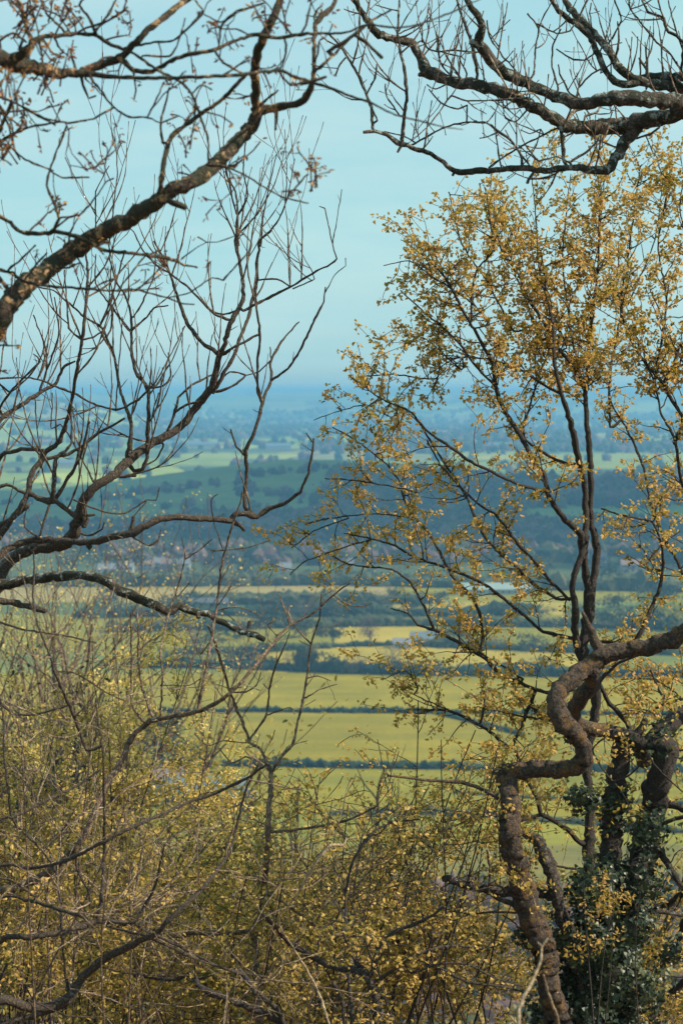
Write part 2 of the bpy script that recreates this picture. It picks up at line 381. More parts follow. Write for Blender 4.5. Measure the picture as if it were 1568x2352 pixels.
for a in [(570, 1535, 60, 60, 'd', 1), (530, 1534, 40, 60, 'g', 1), (620, 1537, 36, 70, 'd', 1), (690, 1540, 52, 44, 'd', 1), (715, 1541, 60, 46, 'g', 1), (745, 1544, 44, 60, 'd', 1), (660, 1538, 40, 60, 'b', 1), (800, 1548, 34, 70, 'b', 1),
          (830, 1549, 56, 60, 'b', 1), (900, 1551, 74, 86, 'b', 1), (930, 1551, 40, 60, 'd', 1), (985, 1552, 40, 70, 'g', 1), (480, 1534, 40, 70, 'b', 1), (430, 1532, 44, 60, 'g', 1), (390, 1530, 40, 60, 'd', 1), (1060, 1552, 36, 80, 'b', 1), (1240, 1553, 38, 80, 'd', 1), (1390, 1554, 46, 80, 'g', 1), (1500, 1555, 44, 90, 'b', 1),
          (440, 1500, 66, 60, 'b', 2), (480, 1498, 44, 66, 'g', 2), (520, 1470, 50, 70, 'd', 2), (610, 1462, 56, 80, 'd', 2), (700, 1462, 52, 70, 'g', 2), (560, 1450, 46, 60, 'b', 2), (660, 1440, 46, 70, 'g', 2), (1010, 1478, 40, 60, 'd', 2), (1060, 1486, 46, 80, 'g', 2), (1150, 1494, 46, 80, 'b', 2), (1230, 1496, 40, 90, 'd', 2), (1090, 1440, 42, 80, 'g', 2),
          (700, 1420, 50, 90, 'b', 3), (760, 1418, 44, 70, 'g', 3), (640, 1416, 46, 80, 'd', 3), (820, 1416, 44, 80, 'g', 3), (880, 1414, 42, 80, 'b', 3), (940, 1414, 40, 90, 'd', 3), (400, 1410, 50, 80, 'g', 3), (330, 1408, 46, 90, 'b', 3), (260, 1400, 46, 80, 'd', 3), (1010, 1400, 40, 90, 'g', 3), (440, 1390, 36, 60, 'g', 3), (520, 1378, 22, 50, 'd', 3), (860, 1384, 36, 80, 'b', 3), (910, 1380, 32, 60, 'g', 3),
          (400, 1765, 120, 60, 'y', 4), (448, 1772, 90, 70, 'y', 4), (480, 1774, 66, 50, 'y', 4), (375, 1760, 130, 80, 'd', 4), (345, 1764, 110, 80, 'y', 4), (430, 1762, 80, 60, 'b', 4), (520, 1800, 40, 50, 'y', 4),
          (1480, 1460, 60, 110, 'd', 5), (1530, 1440, 64, 60, 'y', 5), (1440, 1450, 56, 90, 'd', 5), (1400, 1440, 40, 70, 'd', 5), (1560, 1450, 66, 70, 'y', 5), (1340, 1420, 40, 80, 'g', 5), (1500, 1425, 60, 80, 'y', 5), (1240, 1420, 36, 80, 'g', 5), (1420, 1400, 44, 90, 'd', 5), (1490, 1395, 50, 90, 'g', 5), (1550, 1390, 50, 90, 'd', 5), (1170, 1418, 36, 70, 'g', 5)]:
    ft(*a)
for q in range(70):
    px = R.uniform(-30, 1600); py = R.uniform(1278, 1338)
    x, y = vp(px, py); s = K*y
    k_ = R.choice('bbbgdg')
    far_tree(x, y, R.uniform(34, 62)*s, R.uniform(44, 80)*s, k_, f'{KIND[k_]} distant tree {WHERE[6]}', f'{KIND[k_]} trees {WHERE[6]}', dens=170)
def stuff_blobs(name, label, pts, S, mats, leaf=0, parts=2):
    for q in range(parts):
        pass
    mb = MB(); P = np.array(pts); S = np.array(S)
    V = IV[None]*np.stack([S, S, S*1.15], -1)[:, None, :]*(1+NR.uniform(-.3, .3, (len(P), len(IV), 1)))+P[:, None, :]
    Fm = IF[None]+np.arange(len(P))[:, None, None]*len(IV)
    mi = NR.choice(len(mats), len(P))
    for m_ in range(len(mats)):
        s_ = mi == m_
        if s_.sum(): 
            VV = V[s_]; FF = IF[None]+np.arange(len(VV))[:, None, None]*len(IV)
            mb.add(VV.reshape(-1, 3), FF.reshape(-1, 3), m_)
            if leaf:
                C = np.repeat(P[s_], leaf, 0)+NR.normal(size=(s_.sum()*leaf, 3))*np.repeat(S[s_], leaf)[:, None]*.62
                n0 = mb.n; k0 = len(mb.mi); mb.leaves(C, float(S.mean())*.5, width=.8)
                for kk in range(k0, len(mb.mi)): mb.mi[kk][:] = m_
    o = mb.build(name, mats, None, smooth=False)
    tag(o, label, kind='stuff'); return o
def ray_ground(px, py, lo=400, hi=17000):
    d = FWD+Vector((1, 0, 0))*((px-784)*K)+UP*((1176-py)*K)
    t = lo*1.006**np.arange(int(math.log(hi/lo)/math.log(1.006)))
    X = CAM.x+d.x*t; Y = CAM.y+d.y*t; h_ = (CAM.z+d.z*t) <= ground_z(X, Y)
    return (float(X[h_.argmax()]), float(Y[h_.argmax()])) if h_.any() else None
def wood(name, label, regs, n, mats, sz=(4, 7), leaf=0):
    pts = []; S = []
    for q in range(n):
        x0, x1, f0, f1 = regs[R.randrange(len(regs))]
        px = R.uniform(x0, x1); t = (px-x0)/(x1-x0); py = R.uniform(f0[0]+(f0[1]-f0[0])*t, f1[0]+(f1[1]-f1[0])*t)
        r = ray_ground(px, py)
        if r is None: continue
        s_ = R.uniform(*sz); pts.append((r[0]+R.gauss(0, 4), r[1]+R.gauss(0, 10), gz(*r)+s_*.5)); S.append(s_)
    return stuff_blobs(name, label, pts, S, mats, leaf)
wood('hill_woodland', 'dark bluish woodland covering the right flank of the rounded hill',
     [(760, 1100, (1086, 1100), (1150, 1190)), (900, 1620, (1098, 1110), (1180, 1160)), (730, 1200, (1130, 1140), (1215, 1235)), (1050, 1640, (1150, 1120), (1170, 1150)), (740, 1620, (1200, 1212), (1238, 1240))], 2300, [M_fard, M_farb, M_far], (4.5, 8), 5)
wood('tree_belt', 'belt of brown and dark trees along the foot of the hill behind the village',
     [(300, 1640, (1212, 1218), (1262, 1262)), (-60, 420, (1216, 1214), (1275, 1270)), (420, 760, (1196, 1190), (1226, 1226)), (250, 1640, (1250, 1250), (1300, 1292))], 2600, [M_farb, M_fard, M_far], (4, 7.5), 4)
wood('hilltop_trees', 'line of dark trees on the crest of the rounded hill', [(560, 740, (1092, 1078), (1096, 1082)), (300, 560, (1136, 1104), (1142, 1110)), (540, 700, (1120, 1130), (1142, 1150)), (-60, 330, (1158, 1138), (1170, 1150)), (100, 700, (1164, 1160), (1174, 1172))], 130, [M_fard, M_far, M_farb], (2.5, 5.5), 4)
# hedgerow trees over the far vale
pts = []; S = []
while len(pts) < 3300:
    y = math.exp(R.uniform(math.log(2650), math.log(9500))); x = R.uniform(-.2, .2)*y
    v = (y+90*math.sin(x*.0027+1.3))/300.
    row = math.floor(v)
    if R.random() < .72:
        if abs(v-row-.5) < .46: continue
    elif noise.noise(Vector((x*.0016, y*.0016, 3))) < .12: continue
    if y < 3900 and -.25*y < x and R.random() < .75: continue
    s_ = R.uniform(4, 8)*(1+y/12000); pts.append((x, y, gz(x, y)+s_*.5)); S.append(s_)
stuff_blobs('vale_hedgerows', 'far hedgerows and copses fading blue across the flat vale', pts, S, [M_fard, M_farb, M_far])
# scrub on the lower slope, out of focus
def slope_scrub(name, label, n, yr, xr, mats, sz, leafn):
    pts = []; S = []
    for q in range(n):
        y = R.uniform(*yr); x = R.uniform(*xr)*(y+10)
        s_ = R.uniform(*sz); pts.append((x, y, gz(x, y)+s_*.6)); S.append(s_)
    stuff_blobs(name, label, pts, S, mats, leafn)
slope_scrub('slope_scrub', 'brown and olive scrub covering the slope below the trees', 2600, (120, 500), (-.24, .24), [M_farb, M_far, M_farb, M_leafo], (1.2, 3.0), 16)

# ---------------------------------------------------------------- buildings
M_wall = plain('pale_render', (.34, .33, .33), (.44, .43, .42), .6); M_wallr = plain('pinkish_render', (.30, .24, .23), (.38, .31, .29), .6)
M_roof = plain('slate_roof', (.12, .13, .15), (.2, .21, .24), 1.5); M_roofb = plain('metal_roof', (.10, .13, .16), (.15, .19, .22), .7, .5); M_roofd = plain('dark_roof', (.05, .06, .075), (.09, .10, .12), 1)
M_roofr = plain('tile_roof', (.16, .11, .10), (.22, .15, .13), 1.5); M_win = plain('dark_window', (.03, .04, .05), (.05, .06, .07), 2, .2); M_frame = plain('white_frame', (.25, .28, .27), (.32, .35, .33), 2)
M_brd = plain('dark_cladding', (.05, .045, .04), (.09, .08, .07), 3)
def house(x, y, w, dp, h, rh, wall, roof, label, group=None, name='house', chim=True, nwin=3, floors=2, cat='house'):
    z = gz(x, y)
    t = thing(name, (x, y, z), label, cat, group)
    mb = MB(); mb.box(x-w/2, x+w/2, y-dp/2, y+dp/2, z-1, z+h)
    # gable triangles
    for sx in (-1, 1):
        X = x+sx*(w/2-.01)
        mb.add([(X, y-dp/2, z+h), (X, y+dp/2, z+h), (X, y, z+h+rh-.1)], [(0, 1, 2)])
    mb.build('wall', wall, t, smooth=False)
    rb = MB(); ov = .4
    for sy in (-1, 1):
        e = (y+sy*(dp/2+ov), z+h-ov*rh/(dp/2)); r = (y, z+h+rh)
        v = [(x-w/2-ov, e[0], e[1]), (x+w/2+ov, e[0], e[1]), (x+w/2+ov, r[0], r[1]), (x-w/2-ov, r[0], r[1])]
        v += [(a, b_, c+.18) for a, b_, c in v]
        rb.add(v, [(0, 1, 2, 3), (4, 5, 6, 7), (0, 1, 5, 4), (1, 2, 6, 5), (2, 3, 7, 6), (3, 0, 4, 7)])
    ro = rb.build('roof', roof, t, smooth=False)
    if chim:
        cb = MB(); cx = x+w*.3; cb.box(cx-.45, cx+.45, y-.4, y+.4, z+h+rh*.5, z+h+rh+1.2); c = cb.build('chimney', wall, None, smooth=False)
        c.parent = ro; c.matrix_parent_inverse = Matrix.Translation(-Vector(t.location)); 
    for fl in range(floors):
        for q in range(nwin):
            wx = x-w/2+w*(q+.5)/nwin; wz = z+h*(fl+.35)/floors
            wb = MB(); wb.box(wx-.6, wx+.6, y-dp/2-.06, y-dp/2+.02, wz, wz+1.2); wb.build('window', M_win, t, smooth=False)
    db = MB(); dx = x-w/2+w*.5/nwin+1.5; db.box(dx-.5, dx+.5, y-dp/2-.08, y-dp/2+.02, z, z+2.1); db.build('door', M_brd, t, smooth=False)
    return t
x, y = vp(970, 1482)
house(x, y, 11, 8, 3.2, 3.4, M_wall, M_roofb, 'small white farmhouse with pale blue-grey roof right of the lone tree', name='farmhouse', floors=1)
x, y = vp(925, 1488); house(x, y, 9, 6, 2.6, 2.0, M_wall, M_roof, 'low grey outbuilding just left of the small white farmhouse', name='outbuilding', chim=False, floors=1, cat='outbuilding')
x, y = vp(470, 1396); house(x, y, 26, 10, 3.4, 2.2, M_brd, M_roofd, 'long low dark-roofed shed beside the tan field', name='shed', chim=False, floors=1, nwin=4, cat='shed')
# grey-roofed barn, lower left
x, y = vp(470, 1848); house(x, y, 24, 10, 5, 3.2, M_brd, M_roofb, 'long barn with pale blue-grey roof seen over the twigs at lower left', name='barn', chim=False, floors=1, nwin=5, cat='barn')
x, y = vp(372, 1822); house(x, y, 12, 8, 5, 3.4, M_wallr, M_roofr, 'house with pinkish roof behind the left end of the barn', name='house')
x, y = vp(545, 1858); house(x, y, 10, 7, 3.4, 2.4, M_brd, M_roofd, 'dark lean-to at the right end of the barn', name='lean_to', chim=False, floors=1, cat='outbuilding')
vill = [(335, 1312, 11, 'r', 'pinkish house at the left end of the village row'), (362, 1310, 12, 'w', 'white house, second from the left in the village row'), (392, 1312, 13, 'r', 'wide pinkish house in the middle of the village row'), (420, 1313, 10, 'w', 'white house at the right end of the village row'),
        (350, 1282, 14, 'w', 'white house standing above the village row'), (292, 1320, 9, 'w', 'small white house just left of the village row'), (245, 1326, 12, 'w', 'white house seen between bare branches left of the village'), (650, 1214, 17, 'w', 'white house on the slope beyond the leafy branch tips'),
        (655, 1322, 8, 'w', 'small white gable by the broad hedge'), (800, 1312, 7, 'w', 'tall narrow pale house left of the leafy tree'), (1370, 1300, 13, 'w', 'pale house right of the leafy tree stems'), (1450, 1316, 15, 'r', 'pinkish house near the right edge of the vale'), (1500, 1290, 12, 'w', 'white house near the right edge of the vale'), (1040, 1300, 12, 'r', 'pinkish house seen through the leafy tree')]
for px, py, w, k_, lb in vill:
    r = ray_ground(px, py); sc_ = 1.0
    house(r[0], r[1], w, 8, 5.2, 3.2, M_wall if k_ == 'w' else M_wallr, M_roof if k_ == 'w' else M_roofr, lb)
# bright greenhouse
r = ray_ground(1130, 1366)
house(r[0], r[1], 46, 14, 3.2, 3.4, M_frame, plain('glasshouse_roof', (.20, .26, .25), (.27, .34, .32), .4, .4), 'long white greenhouse in the vale seen through the leafy tree', name='greenhouse', chim=False, floors=1, nwin=12, cat='greenhouse')
fv = [(412, 1026, 90, 'w'), (470, 1030, 60, 'w'), (688, 972, 75, 'w'), (720, 970, 60, 'w'), (85, 1024, 70, 'r'), (505, 972, 60, 'w'), (390, 968, 50, 'w'), (640, 1034, 50, 'w'), (1150, 1032, 50, 'w'), (1010, 1000, 50, 'r'), (150, 1075, 36, 'w'), (560, 975, 50, 'r')]
fl_ = ['long white shed far out on the vale between bare stems', 'second long white shed, right of the first on the far vale', 'white warehouse far away below the ridge', 'white warehouse touching the far white warehouse on its right', 'reddish building far out at the left edge', 'far pale building under the ridge behind the bare tree', 'far pale building at the left under the ridge', 'far white shed right of the broken upright stem', 'far white shed behind the leafy tree', 'far reddish building behind the leaf tips', 'small white building beyond the left bare branches', 'far reddish shed below the ridge']
for (px, py, w, k_), lb in zip(fv, fl_):
    r = ray_ground(px, py)
    if r: house(r[0], r[1], w, 26, 8, 5, M_wall if k_ == 'w' else M_wallr, M_roofb if k_ == 'w' else M_roofr, lb, name='distant_building', chim=False, nwin=6, floors=1, cat='building')
#TREES
# ---------------------------------------------------------------- tree building
# outlines measured on the reference in eight sheets: letter -> (x offset, y offset) in source pixels, 1.12 sheet units per pixel; V = whole picture units
SH = {'A': (0, 0), 'B': (1331, 0), 'C': (0, 1000), 'D': (1331, 1000), 'E': (0, 2000), 'F': (1331, 2000), 'G': (0, 3000), 'H': (1331, 3000)}
def parse(s):
    out = []; sh = 'V'; r = 4.0
    for tok in s.split():
        if tok.isalpha(): sh = tok; continue
        q = tok.split(','); x = float(q[0]); y = float(q[1])
        if sh == 'V':
            if len(q) > 2: r = float(q[2])
            out.append((x, y, r))
        else:
            ox, oy = SH[sh]
            if len(q) > 2: r = float(q[2])/1.951
            out.append(((x/1.12+ox)/1.7417, (y/1.12+oy)/1.7417, r))
    return out
def catmull(P, step):
    out = []
    n = len(P)
    for i in range(n-1):
        p0 = P[max(i-1, 0)]; p1 = P[i]; p2 = P[i+1]; p3 = P[min(i+2, n-1)]
        L = math.dist(p1[:2], p2[:2]); m = max(1, int(L/step))
        for q in range(m):
            t = q/m
            w_ = .55
            out.append(tuple((1-w_)*(b+(c-b)*t)+w_*.5*((2*b)+(c-a)*t+(2*a-5*b+4*c-d)*t*t+(-a+3*b-3*c+d)*t*t*t) for a, b, c, d in zip(p0, p1, p2, p3)))
    out.append(P[-1]); return out
class Tree:
    def __init__(s, name, label, depth, base_px, mat, twigmat, cat='tree', group=None):
        s.D = depth; b_ = at(base_px, 1176, depth); s.bx = b_.x; s.by = b_.y
        s.root = thing(name, (b_.x, b_.y, gz(b_.x, b_.y)), label, cat, group)
        s.pts2 = []; s.lines = []; s.mat = mat; s.twigmat = twigmat; s.tw = MB(); s.lf = []
    def limb(s, txt, name='branch', dz=None, lump=.10, k=8, to_ground=False, d0=None, wob=.16, reg=True, step=9, mat=None, rs=1.0, col=None):
        P = parse(txt); D = s.D
        best = None
        if s.pts2 and d0 is None:
            a = np.array([(q[0], q[1]) for q in s.pts2])
            dd = np.hypot(a[:, 0]-P[0][0], a[:, 1]-P[0][1]); i_ = int(dd.argmin())
            if dd[i_] < 150: best = s.pts2[i_][2]
        ds = d0 if d0 is not None else (best if best is not None else D+R.uniform(-.25, .25))
        if best is not None: P.insert(0, (s.pts2[i_][0], s.pts2[i_][1], P[0][2])) if dd[i_] > 3 else None
        C = catmull(P, step)
        C = [C[0]]+[(c[0]+R.gauss(0, .35+.10*c[2]), c[1]+R.gauss(0, .35+.10*c[2]), c[2]*R.uniform(.93, 1.08)) for c in C[1:]]
        L = 0; ph = R.uniform(0, 6); acc = [0]
        for i in range(1, len(C)): L += math.dist(C[i][:2], C[i-1][:2]); acc.append(L)
        sl = (dz if dz is not None else R.uniform(-.32, .32))*L*K*D
        pts = []; rad = []
        for c, l in zip(C, acc):
            u = l/max(L, 1)
            d = ds + sl*u + wob*min(1, L/400)*math.sin(ph+l*.012)*min(1, u*3) - wob*min(1, L/400)*math.sin(ph)*0
            pts.append(at(c[0], c[1], d)); rad.append(max(.6, c[2]*rs)*K*d)
            if reg: s.pts2.append((c[0], c[1], d))
        if to_ground:
            p = pts[0]; zg = gz(s.bx, s.by)-.3; n = max(3, int((p.z-zg)/.2)); r0 = rad[0]
            pre = []; pr = []
            for i in range(n):
                t = i/n
                pre.append(Vector((s.bx+(p.x-s.bx)*t*t*(3-2*t)+.04*math.sin(i*1.7), s.by+(p.y-s.by)*t, zg+(p.z-zg)*t))); pr.append(r0*(1.5-.5*t))
            pts = pre+pts; rad = pr+rad
        mb = MB(); mb.tube(pts, rad, k, lump)
        # knots
        o = mb.build(name, mat or s.mat, s.root)
        if reg: s.lines.append((pts, rad))
        return pts, rad
    def grow(s, p, d, L, r, lvl, st, leaf=None):
        seg = st.get('seg', .07); n = max(3, int(L/seg)); pts = [p.copy()]; rad = [r]; d = d.normalized()
        for i in range(n):
            d = d + Vector((R.gauss(0, 1), R.gauss(0, 1), R.gauss(0, 1)))*st['jit'] + Vector((0, 0, st['up']))
            d.normalize(); p = p+d*(L/n); pts.append(p.copy())
            t = (i+1)/n; rr = max(st.get('rmin', .0012), r*(1-t*.72))
            if st.get('node') and i % 2: rr *= 1.45
            rad.append(rr)
        if st.get('bud'): rad[-1] = max(rad[-1]*1.7, .0032)
        s.tw.tube(pts, rad, 5 if r > .006 else 4)
        if lvl > 0:
            nc = max(1, int(L*st['dens']*R.uniform(.7, 1.3)))
            for q in range(nc):
                i = R.randint(1, n-1) if n > 2 else 1
                dd = (pts[i+1]-pts[i]).normalized()
                ax = dd.orthogonal().normalized(); ax.rotate(Matrix.Rotation(R.uniform(0, 2*PI), 3, dd))
                a = math.radians(R.gauss(st['ang'], 9)); cd = dd*math.cos(a)+ax*math.sin(a)
                s.grow(pts[i], cd, L*R.uniform(.3, .62), rad[i]*.68, lvl-1, st)
        if st.get('leaf'):
            for i in range(1, len(pts)):
                if R.random() < st['leaf'] or i == len(pts)-1: s.lf.append(tuple(pts[i]))
        return pts
    def sprout(s, per_m, L, r, lvl, st, rng=None, upb=.5, skip=lambda px, py: False, ylim=None, rmax=1, depth_w=.8, zs=1):
        for pts, rad in s.lines:
            tot = sum((pts[i+1]-pts[i]).length for i in range(len(pts)-1))
            n = int(tot*per_m*R.uniform(.85, 1.15)+R.random())
            for q in range(n):
                i = R.randint(0, len(pts)-2)
                if rad[i] > rmax: continue
                u = i/len(pts)
                v = pts[i]-CAM; f = v.dot(FWD); px = 784+v.x/f/K; py = 1176-v.dot(UP)/f/K
                if skip(px, py): continue
                dd = (pts[i+1]-pts[i]).normalized()
                sd = Vector((R.gauss(0, 1), R.gauss(0, depth_w), R.gauss(0, 1)*zs+upb)); sd = (sd-dd*sd.dot(dd)*.6).normalized()+dd*st.get('fwd', .4)
                s.grow(pts[i].copy(), sd, R.uniform(*L), min(r, rad[i]*.75), lvl, st)
    def finish(s, leafmat=None, nleaf=4, size=.035, spread=.035, name='foliage', tname='twigs', **kw):
        o_ = s.tw.build(tname, s.twigmat, s.root)
        if o_ and tname == 'twigs': tag(o_, kind='stuff')
        if s.lf and leafmat:
            C = np.repeat(np.array(s.lf), nleaf, 0); C = C+NR.normal(size=C.shape)*spread
            mb = MB(); mb.leaves(C, size, **kw); mb.build(name, leafmat, s.root, smooth=False)
ASH = dict(seg=.05, jit=.10, up=.13, dens=5, ang=42, node=1, bud=1, fwd=.3)
BARE = dict(seg=.06, jit=.07, up=.10, dens=4.5, ang=34, node=1, bud=0, fwd=.45)
OAK = dict(seg=.045, jit=.22, up=.03, dens=9, ang=48, node=1, bud=1, fwd=.5)
LEAFY = dict(seg=.045, jit=.2, up=.03, dens=9, ang=45, leaf=.5, fwd=.6)

# ---- near limbs, upper left (out of focus)
T = Tree('overhanging_tree', 'close tree whose thick sunlit mossy limb rises diagonally across the upper left', 9.0, -420, M_near, M_twigp)
T.limb('V -420,2300,62 -425,1500,56 -410,1050,54 -400,600,48 -420,200,40 -400,-300,30 -380,-700,18', 'trunk', dz=0, d0=9.6, to_ground=True, k=12, lump=.05)
T.limb('V -410,1050,34 -250,960,32 -90,850,29 C -60,440,48 10,300,46 70,205,44 120,150,42 230,70,40 380,-30,38 A 500,1020,37 620,960,35 720,890,35 820,830,34 930,770,34 1000,700,32 1080,620,30 1130,560,29 1155,505,26 1143,450,21 1142,350,19 1152,230,20 1190,150,20 1230,70,19 1252,0,18 1262,-60,16', 'limb', d0=9.3, dz=-.10, k=12, lump=.09)
T.limb('A 1150,500,22 1200,488,18 1290,475,18 1350,458,17 1385,415,17 1402,350,12 1408,280,11 1408,180,11 1415,110,12 1440,70,14 1490,30,10 1510,-30,8', 'limb')
T.limb('V -400,420,36 -200,250,30 A -40,270,38 60,280,38 150,300,31 250,325,26 340,330,20 400,332,14 520,345,10 700,350,8 900,345,8 1080,335,8 1240,315,8 1290,330,8 1400,370,7 1500,400,7 1568,430,6 B 180,465,5 280,515,4 400,545,4 500,570,3 580,580,2', 'limb', d0=8.8, dz=-.15, k=10)
T.limb('A 370,315,18 480,285,20 550,250,17 610,190,15 680,120,15 740,75,15 800,25,13 870,-20,10', 'limb')
for q in ['A 550,270,13 600,315,12 680,320,10 770,270,10 870,240,9 960,225,9 1060,180,8 1150,155,9 1240,170,8 1380,150,8 1500,150,6 1568,140,5 B 150,110,5 290,125,5 400,105,4 520,60,4 640,5,3 700,-30,3',
          'A 130,230,18 150,190,15 200,165,12 300,155,10 420,155,9 500,200,8 600,240,7 700,310,7 800,360,7 860,420,7 890,500,6 920,580,6 935,650,5 935,730,5',
          'A 60,270,26 110,230,20 145,190,14 120,120,10 100,30,8 70,-20,6', 'A 430,150,8 400,80,7 355,20,6 380,-10,5', 'A 430,140,6 480,70,5 510,20,4 525,-20,4', 'A 400,340,6 450,400,5 510,480,5 580,525,5 660,525,4 720,550,4 800,520,3',
          'A 510,480,5 420,530,5 310,550,5 200,530,5 110,480,5 -10,430,5', 'A 1410,320,7 1490,250,6 1568,170,6 B 180,90,5 260,45,4', 'A 715,880,14 730,760,12 745,680,12 770,610,11 820,570,10 900,510,10 980,460,9 1040,400,8 1100,335,8',
          'A 730,640,6 720,550,6 740,470,5 760,390,4', 'A 960,225,6 1000,280,6 1080,325,6', 'A 980,215,5 995,110,5 1060,60,4 1180,15,4', 'A 560,215,5 690,190,5 780,180,5 850,120,5 910,60,5 890,20,4 860,-20,4', 'A 910,60,4 990,100,4 1060,50,4 1190,10,3',
          'A -10,965,9 50,1000,10 90,1040,10 180,1045,10 260,1040,10 340,1060,10 400,1085,10 C 480,5,9 600,15,9 750,35,9 820,65,6 885,80,4',
          'A 230,1035,9 265,985,8 245,910,7 210,830,7 225,760,6 250,690,5 285,610,5 300,560,4', 'A 265,975,5 360,960,4 440,870,4 480,810,3 510,800,4', 'A 225,765,4 280,795,4 400,795,4',
          'C -30,90,10 40,95,8 110,140,8 200,160,7 400,175,6 530,185,5 620,180,5 750,215,4 820,240,4 870,245,3', 'C 530,180,4 600,90,4 650,30,4 720,0,3', 'C 620,180,4 690,110,4 760,40,3', 'C 40,90,6 100,40,5 160,-20,4', 'C 750,215,3 850,190,3 950,125,3 1000,135,4', 'C 110,140,6 160,70,5 210,15,4',
          'A 930,740,8 1000,745,5 1090,780,4 1220,860,4 1290,890,4 1380,910,3', 'A 1290,880,4 1350,810,4 1380,780,4', 'A 1000,745,4 1050,760,4 1070,700,3', 'A -20,640,8 60,600,7 130,570,6 280,545,4', 'A -20,440,6 40,560,5 70,680,5 150,730,5 240,765,4', 'A 100,480,4 170,520,4 250,560,4', 'A 770,905,15 830,930,14', 'A 1240,505,8 1238,540,7 1235,585,6', 'A 1165,475,7 1200,440,6 1245,405,5',
          'A 1350,375,7 1410,360,8 1460,345,7', 'A 1280,240,5 1260,300,4 1200,330,4', 'A 1240,310,5 1300,380,5 1380,360,5', 'B 100,160,8 160,200,9 220,260,8', 'B -20,230,10 60,180,8 140,120,7', 'A 1120,160,5 1060,130,4 1000,130,4 950,110,4', 'C -20,430,12 10,330,8 80,210,3', 'A 1130,1100,4 1050,1010,3', 'A 340,310,8 320,240,5 330,180,4', 'A 360,330,9 380,400,6 400,440,5 430,430,4',
          'A 660,525,4 700,450,4 735,365,4', 'A 860,420,5 900,380,4 950,400,4', 'A 640,250,5 760,250,5 800,190,4 830,80,3', 'A 290,140,6 210,60,5 190,0,4', 'A 0,180,6 60,150,5 120,190,5', 'A 190,165,5 230,230,6 280,260,5']:
    T.limb(q, 'branch', k=6, lump=.14)
n0 = len(T.lf)
BUDST = dict(OAK, leaf=0)
T.sprout(3.6, (.07, .26), .0055, 1, dict(OAK, dens=10, leaf=.06, rmin=.002), skip=lambda x, y: x > 800 or (y > 160 and x > 330 and R.random() < .45), upb=.3)
# bud-bearing clusters at the upper left corner and at the tips
BS = dict(OAK, dens=9, leaf=.5, jit=.2, up=.06, seg=.04)
for (x, y, n) in [(60, 60, 12), (130, 40, 12), (170, 70, 8), (30, 110, 6), (15, 250, 12), (60, 260, 9), (90, 180, 8), (110, 210, 8), (30, 300, 8), (700, 415, 4), (690, 440, 2), (240, 420, 2), (445, 340, 4), (300, 60, 3), (20, 350, 6), (60, 400, 4), (700, 460, 1), (10, 400, 6), (640, 60, 3)]:
    for q in range(max(2, n//2)):
        p = at(x+R.gauss(0, 18), y+R.gauss(0, 22), 8.6+R.gauss(0, .25)); T.grow(p, Vector((R.gauss(0, .6), R.gauss(0, .5), 1)), R.uniform(.08, .2), .0045, 1, BS)
T.finish(M_bud, 3, .024, .007, 'buds', width=.45)

# ---- bare left tree
T = Tree('bare_tree', 'bare smooth-barked tree at the left whose curved stems sweep up to the right', 15.0, -330, M_bare, M_twig)
T.limb('V -330,2350,60 -300,2000,52 -290,1650,46 -300,1300,40 -330,900,30 -320,400,20 -300,0,12', 'trunk', d0=15.3, dz=0, to_ground=True, k=10, lump=.05)
T.limb('V -295,1560,26 -120,1480,22 E -30,420,34 10,320,28 60,260,25 140,222,24 230,210,26 300,190,29 330,150,27 350,90,25 370,30,23 C 385,1105,21 430,1060,20 520,1000,21 580,940,21 660,880,19 750,830,19 820,780,18 880,700,17 940,630,16 965,560,15 985,480,14 1005,420,12 1030,330,11 1060,280,11 1090,220,10 1085,120,8 1070,30,7 A 1055,1100,6 1065,960,5 1055,860,4 1015,780,4 1012,700,3', 'limb', dz=.05, k=9, d0=15.1)
T.limb('V -290,1350,24 -130,1300,18 E -20,260,20 40,215,16 120,185,15 220,180,15 300,185,15 400,190,16 500,165,16 600,150,16 640,118,16 740,80,14 850,80,14 960,85,14 1040,95,13 1080,120,9 1098,138,7', 'limb', dz=.02, k=9, d0=14.9)
T.limb('V -290,1500,34 -140,1420,26 E -30,390,28 60,375,24 170,350,22 280,340,22 400,340,22 470,360,24 540,405,22 620,440,20 690,470,20 750,500,18 800,475,16 850,490,16 880,505,14 930,510,14 1000,550,14 1080,590,14 1140,605,14 1185,625,12', 'limb', dz=-.1, d0=14.7, k=9, lump=.13, mat=M_ash)
T.limb('E 1105,590,9 1118,545,8', 'stub', mat=M_ash)
T.limb('E 885,510,10 890,528,10', 'stub', mat=M_ash)
T.limb('E -40,450,16 80,465,15 150,480,13 208,497,12', 'branch', d0=14.6)
